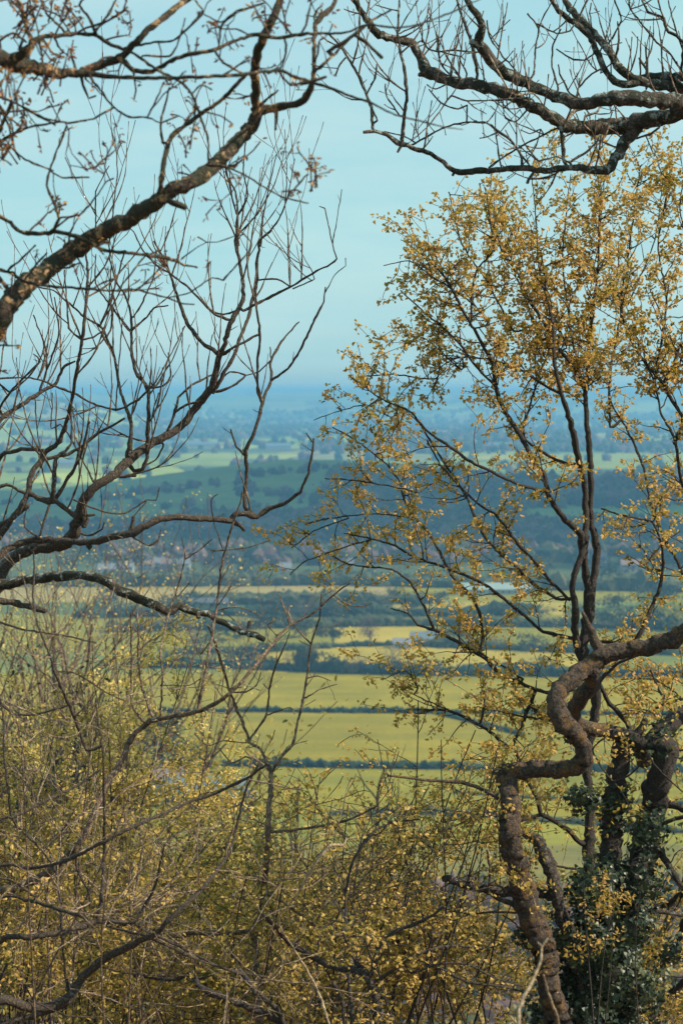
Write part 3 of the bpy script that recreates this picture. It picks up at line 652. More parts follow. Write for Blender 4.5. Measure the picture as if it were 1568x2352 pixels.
for q in ['E 1040,75,14 1075,60,16 1110,65,15 1150,75,13 1200,40,10 1270,15,8 C 1310,1112,7 1345,1085,7 1355,1060,6 1380,1000,6 1400,900,6 1405,845,5', 'C 1398,860,4 1370,820,3', 'E 1150,75,12 1105,45,10 1095,0,9 C 1105,1000,9 1100,900,10 1130,840,9 1160,750,8 1185,650,8 1215,585,6 1215,490,6 1270,400,5 1340,320,3',
          'C 1215,585,6 1290,530,5 1350,440,5 1410,310,5 1450,230,4 1458,165,3', 'C 1458,190,3 1500,110,2 1548,70,2 1548,35,2', 'C 1180,690,7 1155,640,6 1155,500,6 1165,380,6 1150,260,5 1145,160,5', 'C 1105,925,8 1060,880,5 1035,805,4', 'C 1215,490,3 1210,435,3',
          'C 955,640,10 1000,560,9 1050,470,8 1080,380,8 1110,310,8 1130,220,8 1150,150,8 1150,60,7 1160,0,6 A 1160,1080,6 1210,1035,5 1250,980,4 1290,880,3 1320,710,2', 'A 1170,1100,5 1175,1000,4 1195,880,3 1240,690,2', 'A 1070,1100,6 1060,980,5 1110,880,4 1090,760,3 1100,640,3', 'A 1060,960,4 1035,860,4 1010,740,3 1000,600,2 1015,460,2', 'A 1280,900,3 1285,760,2 1275,580,2',
          'C 985,470,10 900,410,10 840,330,9 810,250,8 780,160,7 740,50,5 690,-40,4', 'C 990,472,8 1060,430,6 1165,375,5', 'C 1090,272,7 1150,240,7 1220,205,6 1300,165,5 1400,105,5 1480,65,4 1510,40,4 1495,0,3 A 1455,935,3 1430,925,2', 'A 1490,1090,3 1510,980,2 1530,850,2', 'C 1300,165,4 1240,130,4 1160,135,4', 'C 1300,160,3 1300,60,2 1290,-80,2', 'C 1400,105,3 1410,130,3 1310,175,3', 'C 1400,100,3 1360,30,2 1345,0,2',
          'C 1030,315,8 960,285,6 900,225,6 840,165,5 770,110,5 690,60,4 640,0,4 A 600,1040,3 580,1020,3', 'C 970,635,7 1030,615,5 1060,600,5 1100,565,4', 'C 750,815,8 780,740,7 800,660,6 860,605,5 950,560,4', 'C 780,730,5 840,690,5 890,680,5', 'C 1100,560,4 1030,545,3 960,610,3', 'C 1100,562,3 1160,545,3 1220,485,3',
          'C 660,880,11 665,780,9 665,620,9 610,550,8 590,450,7 590,300,6 560,200,5 520,140,4 490,0,4 A 525,800,3 525,690,3 545,640,2', 'C 665,620,5 740,605,4 765,565,4 755,460,3', 'C 590,360,6 660,300,4 690,260,4 755,250,3', 'C 600,300,4 640,230,4 690,120,3 700,0,3', 'C 570,940,11 590,790,9 555,680,8 530,580,7 510,470,6 470,370,6 450,340,6 380,300,5 300,230,5 240,180,4 120,160,3',
          'C 450,340,6 490,240,5 520,150,4 560,0,4', 'C 480,390,5 500,340,4 500,240,4', 'C 590,370,5 520,280,4 430,150,4 430,20,3', 'V -100,1370,8 C 90,1160,13 125,1090,13 140,1010,13 200,910,12 260,870,12 300,770,10 325,660,9 345,540,8 370,400,8 385,250,7 395,100,6 385,0,5 A 430,1020,4 430,860,3 490,740,2', 'C 365,400,6 310,350,5 300,230,4 290,90,3', 'C 370,403,5 420,390,4 460,365,4',
          'V -120,1230,16 C -20,790,12 60,720,11 180,640,9 250,600,7 290,520,6 340,500,4', 'C 175,645,6 210,540,5 265,380,4 245,210,3', 'C 215,530,4 200,420,4 150,290,3', 'C 0,710,6 60,620,5 180,500,5 150,465,3', 'V -120,1310,16 C -10,945,11 60,905,10 120,890,9 200,900,8', 'C 230,1130,12 245,1000,12 250,940,9 320,870,6 320,720,4', 'C 240,1130,10 290,1050,8 360,930,7 400,770,5',
          'C 200,935,9 290,920,7 370,880,7 440,820,6 500,790,6 560,755,5', 'C -20,580,5 100,570,4 170,580,5 250,610,6 330,640,6 420,690,5 510,715,5 550,710,5 620,670,5 700,590,4 770,460,3 830,340,3', 'C 560,935,10 600,990,10 640,980,10 660,930,8 658,870,8', 'C 520,1010,10 560,1015,9 610,1010,8', 'V -200,1250,12 C 0,1060,8 100,1085,7 150,1105,7 230,1115,8', 'V -160,1320,14 E 0,160,17 0,120,13 60,80,12 130,20,10',
          'E 235,-10,11 280,30,11 335,70,12', 'E 375,60,14 385,90,15 378,122,15', 'E 380,68,9 425,68,5', 'E 590,140,12 600,75,8', 'C 735,870,5 700,940,4 640,970,4', 'C 430,1060,6 380,960,4 310,830,4 270,780,3', 'E 340,140,5 400,160,4 460,130,4 470,100,3', 'E 590,165,4 670,205,4 710,180,4 722,130,3', 'E 400,210,14 403,216,12', 'E 200,185,8 110,120,3 120,40,3', 'E 180,160,6 210,60,6 235,-20,6', 'C 690,880,3 680,760,3 710,640,3', 'C 520,720,4 530,560,3 550,300,3', 'C 230,800,3 235,700,3 235,640,3', 'C 180,900,3 165,780,3 160,650,3', 'E 660,0,3 560,60,4 470,55,4 330,0,4', 'C 700,1120,3 715,1065,3']:
    T.limb(q, 'branch', k=6, lump=.12)
T.sprout(2.8, (.25, .9), .007, 1, dict(BARE, rmin=.002, dens=3.6, up=.12), skip=lambda x, y: y > 1230 or x > 720 or (x > 480 and y > 720 and R.random() < .7) or (y > 1100 and R.random() < .6), upb=1.6, depth_w=.7)
T.sprout(1.2, (.05, .13), .004, 0, dict(BARE, up=.1), skip=lambda x, y: y > 1500, upb=.6)
T.finish()

# ---- ash, upper right
T = Tree('lichened_tree', 'bare tree with lichen-spotted thick limbs reaching in from the upper right', 13.0, 2050, M_ash, M_twig)
T.limb('V 2050,2350,95 2030,1800,86 1990,1200,80 1960,700,74 1900,300,66 1850,0,46 1830,-300,30', 'trunk', d0=13.3, dz=0, to_ground=True, k=16, lump=.02)
T.limb('V 1915,330,30 1750,290,26 B 1620,495,36 1500,520,33 1400,540,37 1300,562,36 1200,570,34 1100,570,32 1030,560,29 960,510,26 880,470,26 800,430,26 720,400,26 640,380,27 560,370,24 480,350,25 420,320,28 400,280,23 375,230,20 345,190,21 260,170,18 190,145,19 150,80,14 110,20,12 90,-30,11', 'limb', dz=-.05, d0=13.0, k=12, lump=.14)
T.limb('V 1900,300,30 1750,270,26 B 1620,455,34 1500,450,34 1400,445,34 1300,440,33 1200,450,28 1100,465,27 1000,430,27 900,390,26 800,340,26 730,300,26 690,250,26 650,200,25 670,120,16 650,70,14 610,20,13 600,-30,12', 'limb', dz=-.16, d0=13.0, k=12, lump=.14)
T.limb('V 1890,270,26 1740,235,20 B 1620,405,25 1500,385,25 1400,370,22 1320,340,20 1270,290,19 1230,220,17 1170,150,16 1100,80,16 1050,20,14 1030,-30,12', 'limb', dz=.1, d0=13.2, k=10, lump=.12)
T.limb('V 1880,250,20 1740,215,16 B 1620,355,20 1480,345,20 1400,350,20 1350,352,14', 'limb', d0=13.3, dz=.1, k=10, lump=.12)
T.limb('B 1360,372,18 1280,375,17 1230,330,15 1190,260,14 1150,160,14 1080,100,14 1010,50,12 970,-20,10', 'limb', k=9, lump=.12)
T.limb('B 1370,560,26 1340,605,26 1300,645,26 1270,710,24 1230,765,22 1150,760,17 1050,750,14 950,765,14 850,755,14 700,765,14 600,770,14 545,768,13 510,740,11 440,690,10 350,660,11 290,640,11 240,600,9 190,590,8 138,592,7', 'limb', k=9, lump=.13)
T.limb('B 650,200,20 612,183,14', 'stub')
T.limb('B 420,325,18 385,335,9', 'stub')
for q in ['B 310,640,9 320,520,8 330,430,8 320,300,8 300,220,7 290,140,6 295,50,5 300,-20,4', 'B 180,585,8 170,480,7 130,370,7 70,260,6 20,190,5 -20,150,4', 'B 1035,725,9 1025,600,9 1020,565,9', 'B 850,750,7 840,690,6 790,620,6 740,590,6 690,550,5 580,550,4 490,575,4 410,620,4 350,650,4', 'B 700,750,5 800,680,4 870,640,4 930,610,4 1010,570,4', 'B 1060,730,6 1150,670,5 1200,610,5', 'B 900,770,7 885,790,6 870,822,6',
          'B 645,370,8 640,270,7 610,160,7 570,50,6 550,-20,5', 'B 1568,190,7 1490,130,8 1480,80,6 1410,50,5 1380,-10,5', 'B 295,640,7 305,655,7 288,682,5', 'B 545,768,8 535,785,6', 'B 1230,200,5 1290,90,4 1260,0,4', 'B 1060,730,4 1000,700,4 920,720,4 830,650,3', 'B 740,590,4 700,610,3 655,620,3', 'B 370,640,4 320,610,3 230,590,3', 'B 200,540,5 150,430,4 190,350,4 195,290,3', 'B 300,520,4 240,430,4 235,375,3', 'B 930,580,4 880,600,3 840,580,3',
          'B 640,380,5 570,360,3 500,380,4 460,400,3 420,380,3', 'B 600,470,4 560,490,4 480,460,4 430,400,3', 'B 530,430,4 600,450,4 720,450,4 830,440,4 880,460,4', 'B 860,500,4 820,545,3 770,530,3 760,450,3', 'B 900,330,5 905,220,4 920,130,4 870,60,4', 'B 1010,400,5 980,300,4 985,200,4 1020,130,3', 'B 820,320,4 760,250,4 700,160,4 690,90,3', 'B 600,330,4 560,250,3 590,270,3', 'B 480,230,4 540,225,4 640,235,4', 'B 530,340,4 480,280,4 470,170,4', 'B 400,180,4 420,215,4 480,235,4', 'B 170,380,4 185,360,3 195,300,3', 'B 60,255,4 30,290,4 10,340,3', 'B 1220,300,4 1160,330,4 1100,390,4', 'B 1100,440,4 1060,420,4 1015,330,4 1010,290,3', 'B 1130,270,4 1060,260,4 1000,220,3',
          'B 1400,400,5 1410,330,5 1370,260,5', 'B 1470,560,5 1420,600,5 1360,620,5', 'B 1568,330,5 1500,230,4 1450,190,4 1330,40,4 1330,-20,3', 'B 1568,230,4 1530,120,4 1500,0,3', 'B 1200,330,4 1240,290,3 1270,270,3', 'B 920,110,4 1000,150,4 1060,140,4 1080,110,3', 'B 1260,280,5 1280,180,5 1275,95,3', 'B 1160,150,4 1150,60,3 1155,15,3', 'B 400,190,3 395,110,3 290,150,3 380,0,3']:
    T.limb(q, 'branch', k=6, lump=.12)
T.limb('B 1040,545,8 1080,500,8 1130,480,7 1180,472,7 1196,480,6 1185,500,5 1130,520,5 1125,560,4 1150,585,4', 'vine', mat=M_pale, k=6)
T.limb('B 1020,560,5 960,500,4 900,420,4 800,420,4 690,240,4 600,240,4', 'vine', mat=M_pale, k=6)
T.sprout(4.6, (.14, .5), .006, 1, dict(ASH, dens=6), skip=lambda x, y: x > 1700 or (x < 960 and y > 220 and R.random() < .45) or y > 430, upb=1.0, depth_w=.8)
T.sprout(1.0, (.05, .12), .0045, 0, ASH, skip=lambda x, y: x > 1650, upb=.5)
T.finish()

# ---- big leafy tree
T = Tree('leafy_tree', 'multi-stemmed tree with small new golden leaves filling the right side', 17.2, 1370, M_horn, M_twigd)
T.limb('H 1280,1240,52 1250,1000,46 1200,800,40 1160,650,34 1150,540,30 1140,430,27 1150,300,23 1140,130,22 1140,0,23 F 1165,1000,22 1175,900,22 1165,820,25 1130,745,28 1120,640,26 1150,500,20 1160,400,18 1175,300,18 1180,200,17 1160,120,15 1150,20,14 D 1155,1080,14 1150,950,14 1140,800,12 1130,650,11 1140,540,9 1150,400,8 1155,300,7 1180,150,5 1190,0,4 B 1190,1000,4 1200,850,3', 'trunk', dz=0, wob=.05, k=10, to_ground=True)
mains = ['F 1130,560,19 1140,400,17 1120,250,18 1105,150,18 1040,90,14 980,10,12 D 960,1090,12 950,1020,11 900,950,11 845,840,12 790,760,11 740,660,10 710,500,9 680,440,8 640,370,7 580,270,7 520,150,6 440,50,5 370,0,4',
         'F 1110,720,19 1085,600,18 1085,480,16 1070,390,13 1090,300,14 1130,200,15 D 1130,1100,14 1110,980,15 1085,870,15 1060,760,13 1020,640,10 990,500,9 985,350,7 950,150,5 930,0,4',
         'V 1420,2330,20 1520,2150,19 1590,1950,18 F 1600,600,17 1568,330,17 1500,200,16 1440,80,15 1420,10,14 D 1390,980,13 1340,850,12 1290,760,9 1250,700,8 1230,600,7 1180,480,6 1150,430,5',
         'V 1430,2340,18 1560,2150,18 1640,1800,16 F 1640,80,15 D 1568,1060,15 1545,950,14 1530,850,13 1470,730,10 1440,600,8 1400,500,7 1380,420,6 1310,340,5 1230,290,5 1150,240,4', 'D 1530,860,10 1568,760,9 1510,660,8 1480,600,8 1530,500,7 1568,440,6 V 1600,1180,5', 'D 1480,600,7 1400,510,7 1330,400,6 1290,280,5 1300,120,4',
         'F 1330,645,8 1390,570,11 1420,490,9 1460,400,8 1480,280,7 1470,200,6 1430,100,5 1300,70,5 1200,40,4',
         'F 985,865,10 860,830,10 760,790,10 680,710,10 600,660,10 550,630,9 450,580,8 380,560,6 340,510,4 260,485,3',
         'F 1060,445,8 1000,440,8 900,380,9 830,310,8 760,250,8 690,180,8 650,110,7 620,40,7 600,-10,6 D 530,1000,6 470,910,5 420,830,5 380,760,4', 'F 1060,450,7 960,350,8 900,270,7 840,210,7 780,130,7 720,60,6 650,20,5 D 560,1050,5 480,960,4 420,850,4',
         'F 1040,610,9 940,590,8 860,520,8 760,440,8 700,390,7 620,350,7 520,310,6 440,280,6 350,250,5 280,205,5 150,170,4 50,150,3', 'F 670,640,8 660,520,8 620,430,8 540,350,8 480,240,7 430,150,7 370,80,6 320,0,5 D 300,1040,4 240,960,4 100,850,4 0,795,3',
         'F 450,575,7 410,480,6 340,360,6 260,310,5 150,300,4 60,285,3 0,250,2', 'F 960,1090,3', 'D 945,1080,8 830,1050,7 720,1000,7 620,950,7 520,880,7 420,810,6 340,720,5 240,680,4 150,620,3 80,570,3', 'D 1130,975,7 1000,940,7 900,880,6 850,830,5 880,700,5 940,520,4 980,420,3',
         'D 1140,620,9 1080,530,8 1010,440,8 940,320,7 880,230,6 830,110,5 760,20,4 B 730,1040,3 690,980,3', 'D 1010,640,7 920,590,6 830,530,5 700,490,4 600,480,4 480,490,3', 'D 720,600,6 640,520,6 560,410,5 480,340,4 400,270,4 300,180,3', 'D 620,320,5 620,180,5 650,80,4 720,0,4 B 700,960,3 680,840,3',
         'F 800,1110,9 720,1050,8 640,1000,8 560,960,7 490,940,6 400,940,5 350,935,4', 'F 660,1000,6 680,910,5 660,860,4', 'F 980,990,6 850,970,5 750,950,4 660,930,3', 'F 1190,820,11 1230,900,11 1300,980,12 1330,1020,12 1340,1090,10', 'F 1530,960,7 1470,870,6 1420,760,5', 'F 1600,880,8 1568,890,7 1480,920,6 1400,950,5 1300,940,4', 'F 1220,780,9 1270,735,7 1380,690,4',
         'H 1110,420,13 1040,350,12 960,300,12 930,290,11 910,210,10 870,140,9 830,40,8 800,-30,7', 'H 930,290,9 840,315,8 700,290,5 600,330,4', 'H 1150,540,8 1050,530,6 960,510,5', 'H 1100,420,5', 'V 1340,900,5 1310,760,5 1290,600,4 1300,480,3 1310,400,2', 'V 1400,980,6 1400,850,5 1430,700,5 1450,520,4 1470,380,3', 'V 1500,880,6 1530,700,5 1510,560,4 1540,400,3', 'V 1250,820,5 1210,700,5 1170,600,4 1120,500,3 1100,420,3', 'V 1180,760,5 1120,650,4 1060,560,4 1030,440,3',
         'V 1090,700,4 1000,640,4 940,600,3 880,610,2', 'V 1120,740,4 1040,640,3 980,590,3 920,550,2', 'V 1350,820,5 1370,640,4 1380,480,3 1390,380,2', 'V 1300,800,4 1240,640,4 1230,500,3 1220,400,2', 'V 1560,840,5 1590,640,5 1560,480,3 1580,360,2', 'V 1440,700,4 1500,560,3 1520,420,2 1500,340,2', 'V 1060,850,4 980,780,3 930,770,2', 'V 1000,870,4 900,860,3 820,865,2', 'V 900,960,3 840,930,3 760,950,2 720,965,2', 'V 960,1130,4 860,1110,3 780,1100,3 745,1100,2', 'V 950,1190,4 860,1180,3 760,1190,3 700,1205,2', 'V 850,1240,4 780,1260,3 700,1290,3 665,1320,2', 'V 800,1190,3 720,1220,3 670,1260,2',
         'V 1050,1640,4 960,1600,3 900,1570,2', 'V 960,1580,4 930,1540,3 880,1560,2', 'V 1480,1300,5 1520,1250,4 1560,1220,3', 'V 1560,1600,4 1500,1560,4 1420,1560,3', 'V 1540,1720,5 1500,1640,4 1440,1620,3', 'V 1200,1560,5 1100,1500,4 1040,1500,3']
for q in mains:
    if len(parse(q)) > 1: T.limb(q, 'branch', k=6, lump=.08, dz=R.uniform(-.4, .4), rs=.5 if q[0] == 'V' and float(q[2:6].split(',')[0]) < 1590 else 1)
T.sprout(10.5, (.16, .48), .0058, 1, dict(LEAFY, leaf=.34, dens=7, rmin=.0022, jit=.15), skip=lambda x, y: (x > 1650) or False or (x > 1280 and y > 1900) or (y > 950 and y < 1550 and R.random() < .25), rmax=.022, upb=.3)
T.sprout(2.6, (.16, .5), .006, 1, dict(LEAFY, rmin=.002, leaf=.36, dens=8), skip=lambda x, y: y > 900, rmax=.03, upb=.4)
T.finish(M_leaf, 6, .037, .019, width=.66, droop=.5, fold=.5)

# ---- contorted tree
T = Tree('contorted_tree', 'rugged tree with a zigzag S-bent trunk that turns right towards the frame edge', 15.4, 1390, M_cont, M_twigd)
T.limb('H 1060,1400,60 1010,1228,56 970,1080,54 945,900,54 900,770,56 850,650,54 832,560,52 800,440,50 788,330,48 800,260,44 782,170,42 755,115,40 790,98,38 850,92,37 930,88,36 1040,84,36 1100,75,38 1125,30,38 1122,-20,36 F 1118,1090,36 1085,1045,38 1030,1000,42 1000,940,42 1005,870,40 1060,810,40 1140,745,40 1220,692,40 1330,668,36 1450,648,35 1530,620,38 1590,585,36 V 1680,1400,18 1780,1280,15 1850,1100,11 1900,900,8', 'trunk', dz=.03, wob=.1, lump=.105, k=20, to_ground=True, step=6)
T.limb('F 1195,690,26 1180,640,24 1160,590,19 1135,545,13 1118,505,7', 'stub', dz=0, k=10)
T.limb('F 1165,770,34 1160,830,36 1120,880,36 1080,930,34 1080,980,32 1110,1010,31 1170,1030,31 1250,1045,32 1330,1070,34 1375,1110,36 1400,1180,34', 'limb', dz=.75, k=12, lump=.1)
T.limb('H 740,220,9 680,180,9 580,145,9 480,140,7 380,130,6 250,115,5', 'branch', d0=15.5)
for q in ['H 820,700,14 760,670,12 700,640,8 705,560,6 690,450,6', 'H 840,730,6 720,725,5 600,735,4 500,710,3', 'H 1000,640,5', 'H 950,950,6 900,900,5 840,850,4 820,780,4 760,740,3']:
    if len(parse(q)) > 1: T.limb(q, 'branch', k=6)
T.sprout(2.2, (.15, .4), .005, 1, dict(LEAFY, leaf=.25, dens=6), skip=lambda x, y: y < 1750 or x > 1600, rmax=.9, upb=.6)
T.finish(M_leaf, 3, .036, .03, droop=.5, fold=.5)

# ---- ivy clad tree
def ivy_leaves(mb, C, N, size):
    C = np.asarray(C); N = np.asarray(N); n = len(C)
    up = np.array([0, 0, -1.0])+NR.normal(size=(n, 3))*.35
    N = N+NR.normal(size=(n, 3))*.45; N /= np.linalg.norm(N, axis=1, keepdims=True)
    d = up-N*(up*N).sum(1, keepdims=True); d /= np.linalg.norm(d, axis=1, keepdims=True); w = np.cross(d, N)
    L = size*NR.uniform(.55, 1.35, (n, 1)); C = C+N*L*.25
    pt = [(0, 0, 0), (-.5, .05, .05), (-.38, .42, .02), (-.12, .5, -.02), (0, 1, -.12), (.12, .5, -.02), (.38, .42, .02), (.5, .05, .05)]
    v = np.stack([C+w*L*a+d*L*b_+N*L*c for a, b_, c in pt], 1)
    b = np.arange(n)[:, None]*8
    F = np.concatenate([b+np.array([[0, 1, 2, 3]]), b+np.array([[0, 3, 4, 5]]), b+np.array([[0, 5, 6, 7]])], 0)
    mb.add(v.reshape(-1, 3), F)
def ivy_on(T, pts, rad, dens, size=.042, i0=0, name='ivy', u0=0, u1=1, out=.02):
    C = []; N = []
    for i in range(len(pts)-1):
        u = i/len(pts)
        if u < u0 or u > u1: continue
        a, b_ = pts[i], pts[i+1]; dd = (b_-a); L = dd.length
        if L < 1e-5: continue
        dd.normalize()
        for q in range(int(L*rad[i]*2*PI*dens+R.random())):
            ax = dd.orthogonal().normalized(); ax.rotate(Matrix.Rotation(R.uniform(0, 2*PI), 3, dd))
            p = a+(b_-a)*R.random()
            if noise.noise(p*3.2) < -.12-.15*0: continue
            C.append(tuple(p+ax*(rad[i]+R.uniform(0, out)))); N.append(tuple(ax))
    mb = MB(); ivy_leaves(mb, C, N, size); return mb.build(name, M_ivy, T.root, smooth=False)
T = Tree('ivy_tree', 'tree trunk thickly clad in dark glossy ivy at the lower right', 16.3, 1400, M_horn, M_twigd)
a1 = T.limb('H 1270,1400,110 1250,1228,100 1240,1100,92 1230,980,84 1235,860,72 1240,740,60 1245,600,52 1245,480,48 1255,350,46 1265,200,45 1275,60,43 1290,-20,40 F 1330,1080,34 1370,1040,20 1400,980,12', 'trunk', dz=0, to_ground=True, k=14, wob=.05)
a2 = T.limb('H 1250,800,60 1310,700,56 1350,600,56 1385,470,58 1420,320,58 1450,160,56 1500,0,54 F 1420,1085,38 1480,1030,38 1568,955,40 V 1640,1620,20 1760,1500,17', 'limb', k=12, dz=.1)
a3 = T.limb('H 1215,900,44 1165,840,42 1150,760,38 1170,680,30 1190,600,26', 'limb', k=10, dz=-.1)
a4 = T.limb('F 1380,1090,34 1320,1060,32 1250,1045,30', 'limb', k=10, dz=-.3)
T.limb('H 1460,450,18 1500,520,16 1550,600,14 V 1610,2080,7', 'branch')
T.limb('V 1640,2040,8 H 1568,640,14 1500,690,13 1400,715,13 1300,700,10', 'branch', mat=M_dead)
T.limb('V 1640,2080,7 H 1568,735,10 1440,725,9 1300,740,8', 'branch', mat=M_dead)
T.limb('V 1660,2160,10 H 1568,1040,14 1480,1110,13 1420,1210,12', 'branch')
T.limb('V 1650,1880,9 H 1568,300,10 1480,330,10 1440,345,9', 'branch')
T.limb('H 1300,870,5 1380,960,5 1480,1010,4 1600,1020,3', 'branch')
T.limb('H 1160,0,4 1250,140,4 1330,110,4 1400,40,3', 'branch'); T.limb('H 1568,190,3 1450,80,4 1400,0,3', 'branch', d0=15.8); T.limb('H 1200,480,3', 'branch') if False else None
T.sprout(3.6, (.2, .6), .006, 1, dict(LEAFY, leaf=.4, dens=7, up=.04), rmax=.9, upb=.5, skip=lambda x, y: x > 1700)
T.finish(M_leaf2, 3, .040, .03, droop=.4, fold=.5)
ivy_on(T, *a1, 1500, u1=.93, size=.045, out=.05); ivy_on(T, *a2, 800, out=.04); ivy_on(T, *a3, 700, out=.04); ivy_on(T, *a4, 160)
# ivy hanging clumps round the base
C = []; N = []
for (x, y, rr, n) in [(1290, 2210, 60, 420), (1340, 2150, 90, 800), (1420, 2250, 110, 1100), (1300, 2340, 90, 800), (1380, 2050, 80, 500), (1450, 2120, 60, 360), (1340, 1700, 30, 60), (1540, 2180, 30, 60), (1500, 1900, 50, 160), (1340, 1830, 36, 130), (1400, 2380, 130, 900), (1210, 2150, 26, 90), (1490, 2010, 50, 160)]:
    for q in range(n):
        v = Vector((R.gauss(0, 1), R.gauss(0, 1), R.gauss(0, 1))); v.normalize(); p = at(x, y, 15.9)+v*rr*K*16*R.uniform(.5, 1.05)
        if noise.noise(p*4) < -.18: continue
        C.append(tuple(p)); N.append(tuple(v+Vector((0, -.5, .2))))
mb = MB(); ivy_leaves(mb, np.repeat(C, 2, 0)+NR.normal(size=(len(C)*2, 3))*.03, np.repeat(N, 2, 0), .045); mb.build('ivy', M_ivy, T.root, smooth=False)

# ---- dead stem with broken log
T = Tree('dead_tree', 'broken grey dead stem leaning between the contorted trunk and the ivy', 15.7, 1330, M_dead, M_twigd)
T.limb('H 1150,1260,22 1130,1150,20 1110,1060,18 1085,960,18 1060,860,18 1020,760,22 1000,640,28 975,540,29 935,450,31 905,400,28 875,382,20 840,368,9', 'trunk', dz=0, wob=.04, k=11, lump=.13, to_ground=True)
T.limb('H 970,655,20 900,640,23 820,640,24 740,630,24 640,612,22 560,594,19 490,575,16', 'limb', dz=.1, k=11, lump=.12)
T.limb('H 1030,700,8 1090,840,9 1150,930,8 1190,1040,8', 'branch', dz=.1); T.limb('H 1000,1240,12 1030,1100,13 1050,1000,12 1060,960,10', 'branch')
T.finish()
# ---------------------------------------------------------------- saplings and brush
BR = dict(seg=.05, jit=.12, up=.05, dens=6, ang=48, node=1, bud=1, fwd=.5)
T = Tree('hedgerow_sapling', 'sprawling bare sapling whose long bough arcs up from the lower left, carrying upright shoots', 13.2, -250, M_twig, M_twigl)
T.limb('V -250,2300,30 -220,2150,26 -130,2080,20 G -20,650,24 100,610,22 200,560,19 300,480,15 370,400,14 430,270,14 480,160,14 570,0,14 E 570,1100,13 610,1040,12 680,990,12 800,965,11 900,945,10 1000,890,9 1080,820,8 1150,730,7 1250,610,6 1300,560,5 1400,510,5 1500,420,4 1568,370,3', 'trunk', to_ground=True, dz=.05, d0=13.0)
for q in ['E 885,945,8 930,720,7 965,530,6 980,400,6 1000,260,5 1040,120,5 1080,0,4 C 1085,1080,3', 'E 690,985,7 640,850,6 620,700,5 620,560,4 600,500,3', 'E 640,990,6 590,910,5 590,700,5 585,500,4', 'E 720,970,5 720,930,5 730,780,5 720,680,5 760,500,4 800,380,4 830,250,3 815,170,2', 'E 1000,225,3 1100,215,3 1215,180,2', 'E 1000,225,3 960,110,3 945,0,3 C 975,1095,2', 'E 1000,225,3 950,230,3 955,270,2', 'E 830,265,3 900,220,3 950,175,2', 'E 975,495,4 1040,480,3 1110,490,3 1170,520,2', 'E 800,430,3 850,370,3', 'E 995,350,3 1030,290,3', 'E 980,470,3 1040,380,3', 'E 720,830,3 850,830,3 900,800,2', 'E 480,160,2 600,350,2 655,318,2', 'E 1300,560,4 1280,500,3 1250,420,3', 'E 1240,610,3 1200,560,3 1230,540,3', 'E 1500,430,3 1560,470,3 1650,480,2']:
    T.limb(q, 'branch', k=6, lump=.1)
T.sprout(3.2, (.06, .22), .0042, 1, dict(BR, jit=.16), upb=.3, skip=lambda x, y: y > 2050)
T.finish()
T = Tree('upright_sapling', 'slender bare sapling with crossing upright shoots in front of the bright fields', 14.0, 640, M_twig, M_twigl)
T.limb('V 640,2600,12 600,2400,11 G 1140,815,15 1165,750,14 1180,650,13 1195,500,13 1205,300,12 1215,100,11 1190,40,8 1160,-10,7 E 1120,1085,6 1080,980,7 1030,860,6 990,720,6 955,620,5 930,560,3', 'trunk', to_ground=True, dz=.1)
for q in ['G 1215,100,7 1260,30,7 E 1310,1100,7 1330,1010,6 1350,930,6 1380,750,5 1395,640,5 1430,530,4 1440,420,3', 'E 1120,1070,6 1190,970,5 1210,830,5 1240,730,4 1280,640,3 1300,590,2', 'E 1395,650,4 1350,600,4 1300,540,3 1280,490,2', 'E 1350,900,4 1430,850,3 1510,825,2', 'E 1370,800,4 1420,790,3 1480,810,2', 'E 1190,965,4 1300,930,3 1320,960,2', 'E 1120,1090,3 1000,1080,3 930,1100,2 870,1045,2', 'E 1030,860,4 1100,860,4 1150,830,3 1170,770,2', 'G 1200,60,5 1100,30,4 1040,60,3 980,-10,3', 'G 1130,810,13 1020,825,14 880,820,13 760,835,12 680,832,11 600,780,9 520,790,8', 'G 1205,370,7 1300,360,6 1450,340,6 1568,310,6 H 200,250,5', 'G 1190,640,8 1280,690,7 1400,780,7 1500,830,7 H 60,830,5', 'E 955,620,4 900,690,3 890,670,2']:
    T.limb(q, 'branch', k=6, lump=.1)
T.sprout(3.0, (.07, .24), .0042, 1, dict(BR, jit=.16), upb=.3)
T.finish()
T = Tree('thicket_tree', 'mossy-barked tree leaning up from the bottom left corner with dark forked boughs', 12.2, -160, M_bare, M_twigl)
T.limb('V -200,2600,44 G -40,1138,24 120,1150,22 210,1150,24 300,1120,24 330,1080,22 370,1020,20 450,950,20 560,890,17 640,850,14 700,820,12 780,740,12 900,630,11 980,530,8 1040,430,7 1080,260,6 1110,160,5 1160,60,4', 'trunk', to_ground=True, dz=.05, d0=12.2, k=9)
